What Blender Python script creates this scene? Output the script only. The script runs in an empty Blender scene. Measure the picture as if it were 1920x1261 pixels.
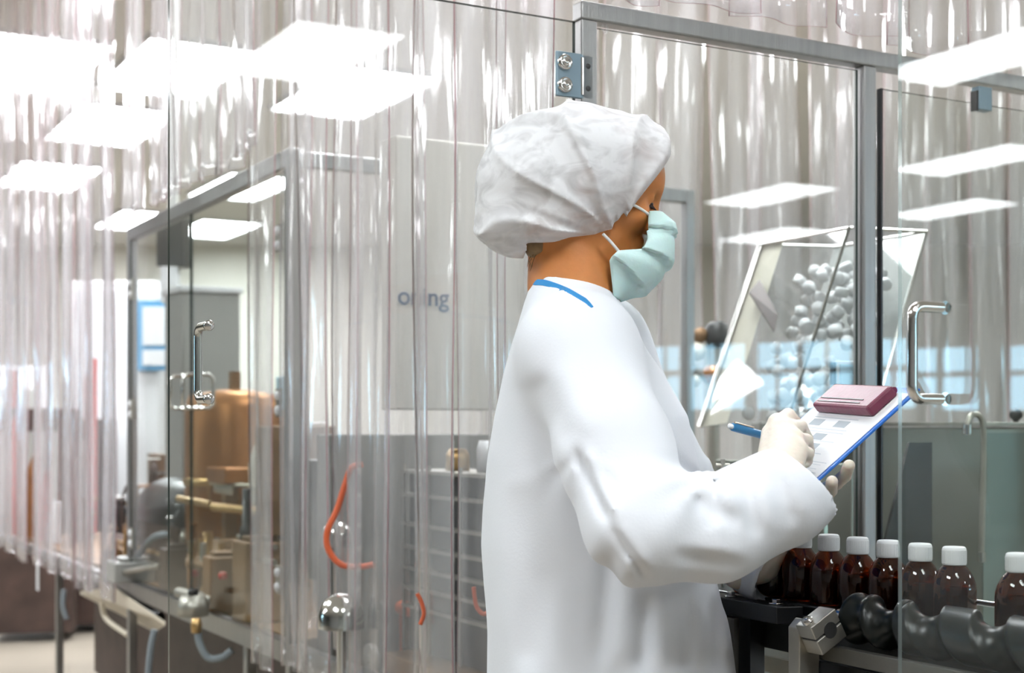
import bpy, math, random
import numpy as np
from mathutils import Vector, Matrix
random.seed(7); rng = np.random.default_rng(7)
SC = bpy.context.scene; COL = SC.collection
PI = math.pi

# ------------------------------------------------------------------ camera
F = 2647.0; HY = 800.0; CZ = 1.25
cam = bpy.data.cameras.new('camera'); co = bpy.data.objects.new('camera', cam); COL.objects.link(co)
cam.sensor_width = 36; cam.sensor_fit = 'HORIZONTAL'; cam.lens = F/1920*36
cam.shift_y = (HY-630.5)/1920; cam.clip_start = 0.05; cam.clip_end = 100
co.location = (0, 0, CZ); co.rotation_euler = (PI/2, 0, 0)
cam.dof.use_dof = True; cam.dof.focus_distance = 1.95; cam.dof.aperture_fstop = 5.0
SC.camera = co
SC.view_settings.view_transform = 'Standard'; SC.view_settings.look = 'None'
SC.view_settings.gamma = 1; SC.view_settings.use_curve_mapping = False
SC.view_settings.exposure = 0.05
cy = SC.cycles
cy.max_bounces = 12; cy.diffuse_bounces = 3; cy.glossy_bounces = 4; cy.transmission_bounces = 6
cy.transparent_max_bounces = 40; cy.caustics_reflective = False; cy.caustics_refractive = False
cy.sample_clamp_indirect = 3.0; cy.sample_clamp_direct = 0
cy.use_adaptive_sampling = True; cy.adaptive_threshold = 0.03
try: cy.use_denoising = True; cy.denoiser = 'OPENIMAGEDENOISE'
except Exception: pass
# world: dim neutral (room is closed; this only matters outside it)
wd = bpy.data.worlds.new('world'); SC.world = wd; wd.use_nodes = True
wd.node_tree.nodes['Background'].inputs[0].default_value = (.75, .85, 1, 1)
wd.node_tree.nodes['Background'].inputs[1].default_value = 0.5
LAMP = 31.0          # ceiling lamp emission
WIN = 15.0           # daylight windows

# ------------------------------------------------------------------ frames
def W(px, py, Y): return Vector(((px-960)/F*Y, Y, CZ-(py-HY)/F*Y))
ROT = math.atan2(.4832, .8755); RV = Vector((.8755, .4832, 0)); LV = Vector((-.4832, .8755, 0))
O = Vector((.112, 2.265, 0))
def E(s, t, z=0): return O + RV*s + LV*t + Vector((0, 0, z))
def ST(v): d = v-O; return d.dot(RV), d.dot(LV)
def s_at(px, t):
    r = (px-960)/F
    return (r*(O.y+LV.y*t) - (O.x+LV.x*t))/(RV.x-r*RV.y)

# ------------------------------------------------------------------ materials
def mat(name, color, rough=.5, metal=0, **k):
    m = bpy.data.materials.new(name); m.use_nodes = True
    b = m.node_tree.nodes['Principled BSDF']
    b.inputs['Base Color'].default_value = (*color, 1); b.inputs['Roughness'].default_value = rough
    b.inputs['Metallic'].default_value = metal
    for a, v in k.items(): b.inputs[a.replace('_', ' ')].default_value = v
    return m
def noisy(m, scale=8, amt=.12, bump=0, bscale=60, stretch=(1, 1, 1)):
    nt = m.node_tree; b = nt.nodes['Principled BSDF']; c = list(b.inputs['Base Color'].default_value)
    tc = nt.nodes.new('ShaderNodeTexCoord'); mp = nt.nodes.new('ShaderNodeMapping'); mp.inputs['Scale'].default_value = stretch
    nt.links.new(tc.outputs['Object'], mp.inputs[0])
    n = nt.nodes.new('ShaderNodeTexNoise'); n.inputs['Scale'].default_value = scale; n.inputs['Detail'].default_value = 4
    nt.links.new(mp.outputs[0], n.inputs['Vector'])
    r = nt.nodes.new('ShaderNodeValToRGB')
    r.color_ramp.elements[0].position = .3; r.color_ramp.elements[1].position = .7
    r.color_ramp.elements[0].color = (*[x*(1-amt) for x in c[:3]], 1); r.color_ramp.elements[1].color = (*[min(1, x*(1+amt)) for x in c[:3]], 1)
    nt.links.new(n.outputs['Fac'], r.inputs[0]); nt.links.new(r.outputs[0], b.inputs['Base Color'])
    if bump:
        n2 = nt.nodes.new('ShaderNodeTexNoise'); n2.inputs['Scale'].default_value = bscale; n2.inputs['Detail'].default_value = 5
        nt.links.new(mp.outputs[0], n2.inputs['Vector'])
        bp = nt.nodes.new('ShaderNodeBump'); bp.inputs['Strength'].default_value = bump; bp.inputs['Distance'].default_value = .002
        nt.links.new(n2.outputs['Fac'], bp.inputs['Height']); nt.links.new(bp.outputs[0], b.inputs['Normal'])
    return m
def emit(name, color, s):
    m = bpy.data.materials.new(name); m.use_nodes = True; nt = m.node_tree; nt.nodes.clear()
    o = nt.nodes.new('ShaderNodeOutputMaterial'); e = nt.nodes.new('ShaderNodeEmission')
    e.inputs[0].default_value = (*color, 1); e.inputs[1].default_value = s
    nt.links.new(e.outputs[0], o.inputs[0]); return m
def clear(name, tint, ior=1.5, rough=0.0, haze=0, hcol=(1, 1, 1), hazenoise=None, gcol=(1, 1, 1), fmin=0, bump=None):
    """thin clear sheet: transparent + fresnel gloss (+ a little milky haze)"""
    m = bpy.data.materials.new(name); m.use_nodes = True; nt = m.node_tree; nt.nodes.clear(); N = nt.nodes.new; LK = nt.links.new
    o = N('ShaderNodeOutputMaterial'); tr = N('ShaderNodeBsdfTransparent'); tr.inputs[0].default_value = (*tint, 1)
    g = N('ShaderNodeBsdfGlossy'); g.inputs['Roughness'].default_value = rough; g.inputs[0].default_value = (*gcol, 1)
    fr = N('ShaderNodeFresnel')   # keep the outside reflectance on both faces of the sheet (no total internal reflection)
    ge = N('ShaderNodeNewGeometry'); im = N('ShaderNodeMapRange'); im.inputs[3].default_value = ior; im.inputs[4].default_value = 1/ior
    LK(ge.outputs['Backfacing'], im.inputs[0]); LK(im.outputs[0], fr.inputs[0])
    f = fr.outputs[0]
    if fmin:
        a = N('ShaderNodeMath'); a.operation = 'ADD'; a.inputs[1].default_value = fmin; a.use_clamp = True; LK(f, a.inputs[0]); f = a.outputs[0]
    if bump:
        tc = N('ShaderNodeTexCoord'); mp = N('ShaderNodeMapping'); mp.inputs['Scale'].default_value = bump[0]
        LK(tc.outputs['Object'], mp.inputs[0]); n = N('ShaderNodeTexNoise'); n.inputs['Scale'].default_value = 1; n.inputs['Detail'].default_value = 2
        LK(mp.outputs[0], n.inputs['Vector']); bp = N('ShaderNodeBump'); bp.inputs['Strength'].default_value = 1; bp.inputs['Distance'].default_value = bump[1]
        LK(n.outputs['Fac'], bp.inputs['Height']); LK(bp.outputs[0], g.inputs['Normal'])
    base = tr.outputs[0]
    if haze:
        d = N('ShaderNodeBsdfDiffuse'); d.inputs[0].default_value = (*hcol, 1)
        t2 = N('ShaderNodeBsdfTranslucent'); t2.inputs[0].default_value = (*hcol, 1)
        dm = N('ShaderNodeMixShader'); dm.inputs[0].default_value = .5; LK(d.outputs[0], dm.inputs[1]); LK(t2.outputs[0], dm.inputs[2])
        hm = N('ShaderNodeMixShader'); hm.inputs[0].default_value = haze; LK(base, hm.inputs[1]); LK(dm.outputs[0], hm.inputs[2])
        if hazenoise:
            tc = N('ShaderNodeTexCoord'); mp = N('ShaderNodeMapping'); mp.inputs['Scale'].default_value = hazenoise
            LK(tc.outputs['Object'], mp.inputs[0]); n = N('ShaderNodeTexNoise'); n.inputs['Scale'].default_value = 1; n.inputs['Detail'].default_value = 3
            LK(mp.outputs[0], n.inputs['Vector']); mr = N('ShaderNodeMapRange'); mr.inputs[1].default_value = .35; mr.inputs[2].default_value = .7
            mr.inputs[3].default_value = haze*.35; mr.inputs[4].default_value = haze*1.9; LK(n.outputs['Fac'], mr.inputs[0]); LK(mr.outputs[0], hm.inputs[0])
        base = hm.outputs[0]
    mx = N('ShaderNodeMixShader'); LK(f, mx.inputs[0]); LK(base, mx.inputs[1]); LK(g.outputs[0], mx.inputs[2]); LK(mx.outputs[0], o.inputs[0])
    return m
M = dict(
    steel=noisy(mat('brushed_steel', (.38, .38, .375), .34, 1), 3, .08, .25, 30, (20, 20, 1)),
    alud=noisy(mat('dull_steel', (.13, .125, .11), .42, .6), 20, .1, .2, 80), alu=noisy(mat('machined_aluminium', (.44, .425, .38), .40, .85), 20, .1, .2, 80),
    chrome=mat('polished_steel', (.72, .71, .69), .14, 1),
    bluesteel=mat('zinc_plated_steel', (.25, .34, .40), .35, .5),
    darksteel=noisy(mat('dark_steel', (.05, .05, .05), .4, .4), 12, .3),
    black=mat('black_plastic', (.012, .012, .014), .28),
    rubber=noisy(mat('black_nylon', (.006, .009, .0085), .33), 30, .1, .05, 40),
    glass=clear('clear_glass', (.965, .98, .97), 1.29),
    hopper=clear('clear_acrylic', (.90, .92, .92), 1.5, .02, .06, (.9, .92, .93), (4, 4, 4)),
    gedge=mat('glass_edge_dark', (.02, .035, .03), .15),
    gedgel=clear('glass_edge_light', (.62, .68, .67), 1.5, .1, .25, (.7, .8, .8)),
    pvc=clear('clear_pvc_sheet', (.985, .972, .978), 1.55, .08, .125, (.99, .985, 1.0), (14, 14, .7), bump=((30, 30, 1.6), .004)),
    pvcedge=mat('pvc_cut_edge', (.50, .24, .27), .35, Alpha=.85),
    coat=noisy(mat('white_coat_cotton', (.80, .825, .87), .85), 5, .015, .12, 260),
    cuff=mat('undersleeve', (.78, .77, .74), .9),
    trim=mat('blue_collar_trim', (.02, .24, .56), .7),
    skin=noisy(mat('skin', (.60, .225, .065), .48, Subsurface_Weight=.12, Subsurface_Scale=.02), 30, .1, .12, 160),
    lash=mat('dark_lash', (.02, .01, .008), .6), hair=noisy(mat('brown_hair', (.25, .15, .065), .5), 40, .35, .4, 120),
    white_eye=mat('eye_white', (.8, .78, .75), .3),
    glove=noisy(mat('latex_glove', (.80, .72, .62), .55, Subsurface_Weight=.15, Subsurface_Scale=.01), 20, .05, .4, 90),
    mask=noisy(mat('mint_mask', (.64, .86, .84), .8, Subsurface_Weight=.1, Subsurface_Scale=.01), 40, .03, .2, 200),
    strap=mat('white_elastic', (.88, .88, .86), .8),
    maroon=noisy(mat('maroon_plastic', (.17, .025, .06), .38), 60, .1, .2, 120),
    blue=mat('blue_plastic', (.015, .16, .62), .35), penblue=mat('pen_blue', (.01, .15, .34), .3),
    gold=mat('pen_clip_metal', (.75, .62, .48), .25, 1),
    paper=mat('paper', (.88, .88, .90), .8), ink=mat('grey_print', (.42, .46, .50), .8), inkl=mat('print_line', (.62, .66, .72), .8),
    amber=clear('amber_glass', (.42, .13, .03), 1.5, .03, .02, (.3, .08, .02)),
    syrup=mat('dark_syrup', (.022, .006, .003), .15),
    wcap=mat('white_cap_plastic', (.84, .85, .86), .4),
    beige=noisy(mat('beige_panel', (.74, .71, .64), .5), 2, .05),
    greyp=noisy(mat('grey_panel', (.42, .42, .40), .45, .2), 2, .06),
    greyd=noisy(mat('dull_grey_panel', (.24, .235, .22), .45, .2), 2, .08),
    greenp=noisy(mat('satin_stainless_panel', (.36, .38, .34), .36, .75), 2.2, .18, .15, 12, (1, 1, .3)),
    greenshade=noisy(mat('satin_stainless_shaded', (.25, .29, .27), .34, .75), 2.2, .15),  # shaded copy of the satin stainless, for the face turned from the light
    copper=noisy(mat('copper_brown', (.36, .16, .055), .36, .65), 5, .25), brass=mat('brass', (.55, .36, .16), .3, .9),
    brown=noisy(mat('brown_enamel', (.25, .145, .07), .5, .3), 6, .3),
    darkbrown=noisy(mat('dark_brown_machine', (.06, .035, .028), .5), 6, .4),
    cream=mat('cream_plastic', (.70, .64, .52), .5), orange=mat('orange_hose', (.75, .13, .04), .4), red=mat('red_part', (.5, .04, .03), .4),
    mint=mat('pale_green_tube', (.42, .62, .55), .4), greyhose=mat('grey_hose', (.25, .29, .32), .5),
    navy=mat('navy_print', (.01, .07, .17), .5), bluef=mat('blue_frame', (.09, .33, .58), .5), white=mat('white_enamel', (.80, .81, .83), .5),
    pcap=mat('bluish_white', (.5, .68, .8), .3),
    floor=noisy(mat('floor_screed', (.34, .295, .24), .4), 1.5, .08), wall=noisy(mat('wall_paint', (.80, .78, .72), .8), .8, .05),
    wallw=mat('wall_white', (.74, .74, .74), .8), wallg=mat('wall_grey', (.13, .14, .14), .8), ceil=mat('ceiling_paint', (.84, .84, .83), .8),
    lamp=emit('lamp_diffuser', (.93, .97, 1), LAMP), win=emit('daylight_pane', (.42, .76, 1), WIN),
)
# white surgical cap: gauzy non-woven
def cap_mat():
    m = bpy.data.materials.new('nonwoven_cap'); m.use_nodes = True; nt = m.node_tree; nt.nodes.clear(); N = nt.nodes.new; LK = nt.links.new
    o = N('ShaderNodeOutputMaterial'); d = N('ShaderNodeBsdfDiffuse'); d.inputs[0].default_value = (.92, .93, .95, 1)
    t2 = N('ShaderNodeBsdfTranslucent'); t2.inputs[0].default_value = (.92, .93, .95, 1)
    dm = N('ShaderNodeMixShader'); dm.inputs[0].default_value = .18; LK(d.outputs[0], dm.inputs[1]); LK(t2.outputs[0], dm.inputs[2])
    tr = N('ShaderNodeBsdfTransparent'); mx = N('ShaderNodeMixShader')
    tc = N('ShaderNodeTexCoord'); mp = N('ShaderNodeMapping'); mp.inputs['Rotation'].default_value = (0, -.7, 0); mp.inputs['Scale'].default_value = (22, 22, 34)
    LK(tc.outputs['Object'], mp.inputs[0]); n = N('ShaderNodeTexNoise'); n.inputs['Scale'].default_value = 1; n.inputs['Detail'].default_value = 3; n.inputs['Distortion'].default_value = .8
    LK(mp.outputs[0], n.inputs['Vector']); mr = N('ShaderNodeMapRange'); mr.inputs[1].default_value = .42; mr.inputs[2].default_value = .66; mr.inputs[3].default_value = .0; mr.inputs[4].default_value = .30
    LK(n.outputs['Fac'], mr.inputs[0]); LK(mr.outputs[0], mx.inputs[0]); LK(dm.outputs[0], mx.inputs[1]); LK(tr.outputs[0], mx.inputs[2]); LK(mx.outputs[0], o.inputs[0])
    bp = N('ShaderNodeBump'); bp.inputs['Strength'].default_value = .3; bp.inputs['Distance'].default_value = .002; bp.invert = True
    LK(n.outputs['Fac'], bp.inputs['Height']); LK(bp.outputs[0], d.inputs['Normal'])
    return m
M['cap'] = cap_mat()

# ------------------------------------------------------------------ mesh builder
class MB:
    def __init__(s): s.v = []; s.f = []; s.m = []; s.sm = []
    def add(s, vs, fs, mi=0, smooth=False, T=None):
        b = len(s.v)
        s.v += [tuple(T @ Vector(v)) if T else tuple(v) for v in vs]
        for i, f in enumerate(fs):
            s.f.append(tuple(b+k for k in f)); s.m.append(mi[i] if isinstance(mi, (list, tuple)) else mi); s.sm.append(smooth)
        return s
    def box(s, a, b, mi=0, T=None):
        x0, y0, z0 = a; x1, y1, z1 = b
        v = [(x0, y0, z0), (x1, y0, z0), (x1, y1, z0), (x0, y1, z0), (x0, y0, z1), (x1, y0, z1), (x1, y1, z1), (x0, y1, z1)]
        return s.add(v, [(0, 3, 2, 1), (4, 5, 6, 7), (0, 1, 5, 4), (1, 2, 6, 5), (2, 3, 7, 6), (3, 0, 4, 7)], mi, False, T)
    def hexa(s, c8, mi=0):   # 8 corners bottom 4, top 4
        return s.add(c8, [(0, 3, 2, 1), (4, 5, 6, 7), (0, 1, 5, 4), (1, 2, 6, 5), (2, 3, 7, 6), (3, 0, 4, 7)], mi)
    def tube(s, pts, r, n=10, mi=0, cap=True, T=None):
        pts = [Vector(p) for p in pts]; R = r if isinstance(r, (list, tuple)) else [r]*len(pts)
        vs = []; fs = []; prev = None
        for i, p in enumerate(pts):
            d = (pts[min(i+1, len(pts)-1)]-pts[max(i-1, 0)]).normalized()
            if prev is None: a = d.orthogonal().normalized()
            else: a = (prev-d*prev.dot(d)).normalized()
            prev = a; b = d.cross(a)
            for k in range(n):
                th = 2*PI*k/n; vs.append(p+(a*math.cos(th)+b*math.sin(th))*R[i])
        for i in range(len(pts)-1):
            for k in range(n): fs.append((i*n+k, i*n+(k+1) % n, (i+1)*n+(k+1) % n, (i+1)*n+k))
        s.add(vs, fs, mi, True, T)
        if cap: 
            s.add(vs[:n], [tuple(range(n-1, -1, -1))], mi, False, T); s.add(vs[-n:], [tuple(range(n))], mi, False, T)
        return s
    def lathe(s, prof, n=24, mi=0, T=None, smooth=True):
        vs = []; fs = []
        for r, z in prof:
            for k in range(n): vs.append((r*math.cos(2*PI*k/n), r*math.sin(2*PI*k/n), z))
        for i in range(len(prof)-1):
            for k in range(n): fs.append((i*n+k, i*n+(k+1) % n, (i+1)*n+(k+1) % n, (i+1)*n+k))
        s.add(vs, fs, mi, smooth, T)
        if prof[0][0] > 1e-4: s.add(vs[:n], [tuple(range(n-1, -1, -1))], mi, False, T)
        if prof[-1][0] > 1e-4: s.add(vs[-n:], [tuple(range(n))], mi, False, T)
        return s
    def build(s, name, mats, parent=None, loc=(0, 0, 0), rz=0, bevel=0):
        me = bpy.data.meshes.new(name); me.from_pydata([tuple(v) for v in s.v], [], s.f)
        for m in (mats if isinstance(mats, (list, tuple)) else [mats]): me.materials.append(M[m] if isinstance(m, str) else m)
        me.polygons.foreach_set('material_index', s.m); me.polygons.foreach_set('use_smooth', s.sm); me.update()
        o = bpy.data.objects.new(name, me); COL.objects.link(o)
        if parent: o.parent = parent
        o.location = loc; o.rotation_euler = (0, 0, rz)
        if bevel:
            b = o.modifiers.new('bevel', 'BEVEL'); b.width = bevel; b.segments = 2; b.limit_method = 'ANGLE'
        return o
def tag(o, label=None, cat=None, group=None, kind=None):
    if label: o['label'] = label
    if cat: o['category'] = cat
    if group: o['group'] = group
    if kind: o['kind'] = kind
    return o
def thing(name, label, cat, loc=(0, 0, 0), rz=0, group=None):
    o = bpy.data.objects.new(name, None); COL.objects.link(o); o.empty_display_size = .05
    o.location = loc; o.rotation_euler = (0, 0, rz); return tag(o, label, cat, group)
def copy_tree(o, parent=None):
    c = o.copy(); COL.objects.link(c); c.parent = parent
    for ch in [x for x in o.children]: copy_tree(ch, c)
    return c
def TR(loc, rot=(0, 0, 0), sc=(1, 1, 1)):
    from mathutils import Euler
    return Matrix.Translation(loc) @ Euler(rot).to_matrix().to_4x4() @ Matrix.Diagonal((*sc, 1))
def arc_path(pts, n=8):   # catmull-rom
    P = [Vector(p) for p in pts]; P = [P[0]*2-P[1]]+P+[P[-1]*2-P[-2]]; out = []
    for i in range(1, len(P)-2):
        for k in range(n):
            t = k/n; a, b, c, d = P[i-1:i+3]
            out.append(.5*((2*b)+(c-a)*t+(2*a-5*b+4*c-d)*t*t+(3*b-a-3*c+d)*t**3))
    out.append(P[-2]); return out

# ================================================================== ROOM
XL, XR, YF, YB, ZC = -16.5, 14.5, -8.0, 17.5, 3.5
def slab(name, a, b, m):
    x0, y0, z0 = a; c = Vector(((a[0]+b[0])/2, (a[1]+b[1])/2, a[2]))
    return tag(MB().box(Vector(a)-c, Vector(b)-c).build(name, m, loc=c), kind='structure')
slab('floor', (XL, YF, -.1), (XR, YB, 0), 'floor')
slab('ceiling', (XL, YF, ZC), (XR, YB, ZC+.1), 'ceil')
slab('wall_back', (XL, YB, 0), (XR, YB+.1, ZC), 'wall')
slab('wall_left', (XL-.1, YF, 0), (XL, YB, ZC), 'wallg')
slab('wall_front', (XL, YF-.1, 0), (XR, YF, ZC), 'wallw')
slab('wall_right', (XR, YF, 0), (XR+.1, YB, ZC), 'wall')
# windows in the right wall (daylight, seen mirrored in the glass doors)
def mir(px, plane, xw):      # where a sight line mirrored in the front pane ('t') or the left wall door ('s') meets a side wall
    d = Vector(((px-960)/F, 1, 0)); n = LV if plane == 't' else RV; k = (O.dot(n))/d.dot(n); p = d*k; r = d-n*2*d.dot(n); m = (xw-p.x)/r.x; return p.y+r.y*m
WR = [tuple(sorted((mir(a, 't', XR), mir(b, 't', XR)))) for a, b in ((1225, 1278), (1425, 1498), (1510, 1600), (1640, 1720), (1300, 1400))]
WL = [tuple(sorted((mir(a, 's', XL), mir(b, 's', XL)))) for a, b in ((1692, 1835), (1895, 1990))]
k = 0
for xw, sg, spans in ((XR, -1, WR), (XL, 1, WL)):
    for y0, y1 in spans:
        k += 1; wd_ = y1-y0; z0 = 1.47; z1 = 1.90; z2 = 1.97; z3 = 2.28
        w = tag(bpy.data.objects.new('window_%d' % k, None), kind='structure'); COL.objects.link(w); w.location = (xw, y0, z0)
        pn = MB()
        for a, b in ((0, wd_*.46), (wd_*.54, wd_)):
            for c, d in ((0, z1-z0), (z2-z0, z3-z0)): pn.box((min(sg*.006, sg*.012), a, c), (max(sg*.006, sg*.012), b, d))
        pn.build('pane', 'win', w)
        fr = MB(); xa, xb = sorted((sg*.001, sg*.03))
        for a, b in ((-.06, 0), (wd_*.46, wd_*.54), (wd_, wd_+.06)): fr.box((xa, a, -.06), (xb, b, z3-z0+.06))
        for c, d in ((-.06, 0), (z1-z0, z2-z0), (z3-z0, z3-z0+.06)): fr.box((xa, -.055, c), (xb, wd_+.055, d))
        fr.build('window_frame', 'greyp', w)
# ceiling lamps, laid in rows parallel to the machine line
def lamp():
    t = thing('ceiling_light', 'lamp', 'light', (0, 0, 0), ROT, 'fluorescent panels in the ceiling')
    MB().box((-.35, -.69, -.035), (.35, -.67, 0)).box((-.35, .67, -.035), (.35, .69, 0)).box((-.35, -.67, -.035), (-.33, .67, 0)).box((.33, -.67, -.035), (.35, .67, 0)).build('frame', 'white', t)
    MB().box((-.33, -.67, -.022), (.33, .67, -.004)).build('diffuser', 'lamp', t)
    return t
lp = None
KL = (3.5-1.25)/1.47
def lamp_at(px, py, mode):
    Y = (ZC-.02-CZ)/((HY-py)/F); v = Vector(((px-960)/F*Y, Y, 0)); s_, t_ = ST(v)
    return (s_, -t_) if mode == 't' else ((-s_, t_) if mode == 's' else (s_, t_))
LMP = [(lamp_at(457, 350, ''), 'seen through the upper part of the far glass doors'), (lamp_at(402, 429, ''), 'smaller one seen lower through the far glass doors'), (lamp_at(262, 413, ''), 'just left of the dark door edge, far back'), (lamp_at(90, 330, ''), 'far back behind the strips at the left'), (lamp_at(60, 120, ''), 'high behind the strips at the left edge'), (lamp_at(330, 130, ''), 'high behind the strips above the far glass doors'), (lamp_at(205, 235, ''), 'behind the strips above the left end of the far glass doors'), (lamp_at(660, 175, ''), 'behind the strips above the lettered cabinet'),
       (lamp_at(585, 100, 't'), 'behind the camera, mirrored in the near glass door'), (lamp_at(1445, 365, 't'), 'behind the camera at the right, mirrored right of the face'), (lamp_at(1450, 440, 't'), 'farthest behind the camera, mirrored lower right of the face'),
       (lamp_at(1850, 105, 's'), 'left of the view, mirrored highest in the right glass door'), (lamp_at(1825, 300, 's'), 'left of the view, mirrored second in the right glass door'), (lamp_at(1780, 392, 's'), 'left of the view, mirrored small in the right glass door'),
       ((.75, .9), 'added unseen above the near machine to brighten the interior'), ((.75, 3.5), 'added unseen above the filling machine to brighten the interior'), ((-2.6, -.8), 'added unseen for illumination left of the camera'), ((-2.2, 3.2), 'added unseen for illumination over the aisle left of the strips'), ((-2.2, 6.6), 'added unseen for illumination over the far aisle'), ((3.6, 1.2), 'added unseen for illumination beyond the stainless cabinet'), ((5.6, 2.6), 'added unseen for illumination far right of the back curtain'), ((1.9, 3.6), 'added unseen for illumination behind the back curtain'), ((-.6, -2.6), 'added unseen for illumination above the camera'), ((6.2, -2.2), 'added unseen for illumination far right of the camera')]  # unseen lamps added: the first two brighten the interior, the others add illumination
for (s_, t_), lab in LMP:
    p = E(s_, t_); o = copy_tree(lp) if lp else lamp()
    if not lp: lp = o
    if not (XL+.7 < p.x < XR-.7 and YF+.7 < p.y < YB-.7): print('LAMP OUT', s_, t_, p)
    o.location = (p.x, p.y, ZC); o['label'] = 'white ceiling panel light ' + lab

# ================================================================== STEEL ENCLOSURE
ZT = 1.935; ZB = .72; A = .03
def post(s, t, z0, z1, label, name='steel_post', a=A):
    o = MB().box((0, 0, 0), (a, a, z1-z0)).build(name, 'steel', loc=E(s, t, z0), rz=ROT, bevel=.003); return tag(o, label, 'post')
def rail(s0, t0, s1, t1, z0, z1, label, w=A, m='steel', name='steel_rail'):
    o = MB().box((0, 0, 0), (max(s1-s0, w), max(t1-t0, w), z1-z0)).build(name, m, loc=E(s0, t0, z0), rz=ROT, bevel=.003); return tag(o, label, 'rail')
post(0, 0, 0, ZT-A, 'slim steel post with the glass hinge, behind the capped head')
post(.6, 0, 0, ZT-A, 'square steel post behind the clipboard, left of the right-hand glass door')
post(1.25, 0, 0, ZT-A, 'square steel post beyond the right edge of the pane behind the glass door')
post(0, 1.36, 0, ZT, 'steel corner post where the far left glass doors end')
post(0, 2.96, 0, ZT, 'steel post at the far end of the paired glass doors')
post(1.214, 1.39, 0, ZT, 'steel inner post right of the masked face')
rail(0, 0, 2.4, 0, ZT-A, ZT, 'long grey top rail running right above the glass panes')
rail(0, 1.39, 0, 2.96, ZT-.045, ZT, 'steel top rail over the paired glass doors, sloping down to the left')
rail(A, 1.39, 1.214, 1.39, ZT-.04, ZT, 'steel crossbeam behind the hanging strips')
rail(0, A, 0, 1.36, ZB-.055, ZB, 'steel bottom rail below the near hanging strips')
rail(0, 1.39, 0, 2.96, ZB-.055, ZB, 'steel bottom rail under the paired glass doors')
rail(0, 2.99, 0, 5.6, ZB-.055, ZB-.01, 'steel bottom rail under the strips at the far left')
rail(A, 0, .6, 0, ZB-.05, ZB, 'steel bottom rail under the clear pane, between the posts')
post(.02, 1.75, 0, ZB-.06, 'steel leg below the paired glass doors', 'steel_post')
post(.02, 4.3, 0, ZB-.06, 'far steel leg at the left beside the white notice', 'steel_post')
post(.5, 4.9, 0, ZB-.06, 'thin steel leg at the far left edge', 'steel_post')

def glassbox(mb, a, b, axis, mi_face=0, mi_edge=1):
    x0, y0, z0 = a; x1, y1, z1 = b
    # faces order: -z,+z,-y,+x,+y,-x
    mm = [1, 1, 0, 1, 0, 1] if axis == 'y' else [1, 1, 1, 0, 1, 0]
    return mb.box(a, b, mm)
def spacer(mb, p, ax, r, h, mi=0):   # short disc
    ax = Vector(ax).normalized(); p = Vector(p); mb.tube([p, p+ax*h], r, 20, mi)
def handle_mb(out, zc, L=.103, r=.0062):
    """bow handle: feet at y=0, grip at y=+out"""
    m = MB(); h = L/2; q = .014
    pts = [(0, 0, -h)]
    for k in range(7):
        a = PI/2*k/6; pts.append((0, out-q+q*math.sin(a), -h+q-q*math.cos(a)))
    for k in range(7):
        a = PI/2*k/6; pts.append((0, out-q+q*math.cos(a), h-q+q*math.sin(a)))
    pts.append((0, 0, h)); m.tube(pts, r, 14); return m
# --- near left glass door (hinged on first post, parallel to the front face)
d1 = thing('glass_door', 'large frameless glass door left of the person, with a bow handle near its dark edge', 'door', E(-.665, .004, 0), ROT)
glassbox(MB(), (0, 0, .70), (.655, .009, 1.90), 'y').build('pane', ['glass', 'gedge'], d1)
hx = .055
hd = handle_mb(.045, 0).build('handle', 'chrome', d1, loc=(hx, .007, CZ+.0905))
for s_ in (-1, 1):
    MB().lathe([(.0, -.004), (.006, -.004), (.0075, -.002), (.0078, 0)], 18, T=TR((0, 0, 0), (PI/2*-1, 0, 0))).build('screw_cap', 'chrome', d1, loc=(hx, -.001, CZ+.0905+s_*.0515))
# hinge
def hinge(parent, x, z, side=-1):
    h = MB().box((-.048, -.006, -.036), (0, 0, .036)).box((0, -.004, -.036), (.022, 0, .036)).build('hinge_plate', 'bluesteel', parent, loc=(x, 0, z), bevel=.002)
    for dz in (-.018, .018):
        MB().lathe([(0, -.007), (.005, -.007), (.006, -.0055), (.0065, -.007), (.0115, -.0065), (.0128, -.004), (.0128, 0)], 24, T=TR((0, 0, 0), (-PI/2, 0, 0))).build('cap_screw', 'chrome', h, loc=(-.034, -.006, dz))
        MB().lathe([(0, -.002), (.0035, -.002), (.0045, 0)], 16, T=TR((0, 0, 0), (-PI/2, 0, 0))).build('screw', 'darksteel', h, loc=(.012, -.004, dz))
    MB().tube([(0, -.004, -.03), (0, -.004, .03)], .0035, 12).build('hinge_pin', 'chrome', h)
    return h
hinge(d1, .665, CZ+(800-142)/F*2.26)
hinge(d1, .665, .85)
# --- near right glass door, the closed second leaf in the left wall plane (runs towards the camera)
def t_on(px, s): 
    r = (px-960)/F; return (r*(O.y+RV.y*s)-(O.x+RV.x*s))/(LV.x-r*LV.y)
te = t_on(1684, 0)
d2 = thing('glass_door', 'frameless glass door at the right edge of the photo, its bow handle beside the clipboard', 'door', E(0.0, te-.665, 0), ROT)
glassbox(MB(), (0, 0, .70), (.006, .665, 1.90), 'x').build('pane', ['glass', 'gedgel'], d2)
rx = t_on(1765, 0)-te+.665
hm_ = handle_mb(.045, 0, .103, .0062); hm_.v = [(-y, x, z) for x, y, z in hm_.v]
hm_.build('handle', 'chrome', d2, loc=(0, rx, CZ+.083))
for dz in (-.0515, .0515): MB().lathe([(0, .004), (.006, .004), (.0078, 0)], 16, T=TR((.006, 0, 0), (0, PI/2, 0))).build('screw_cap', 'chrome', d2, loc=(0, rx, CZ+.083+dz))
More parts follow.
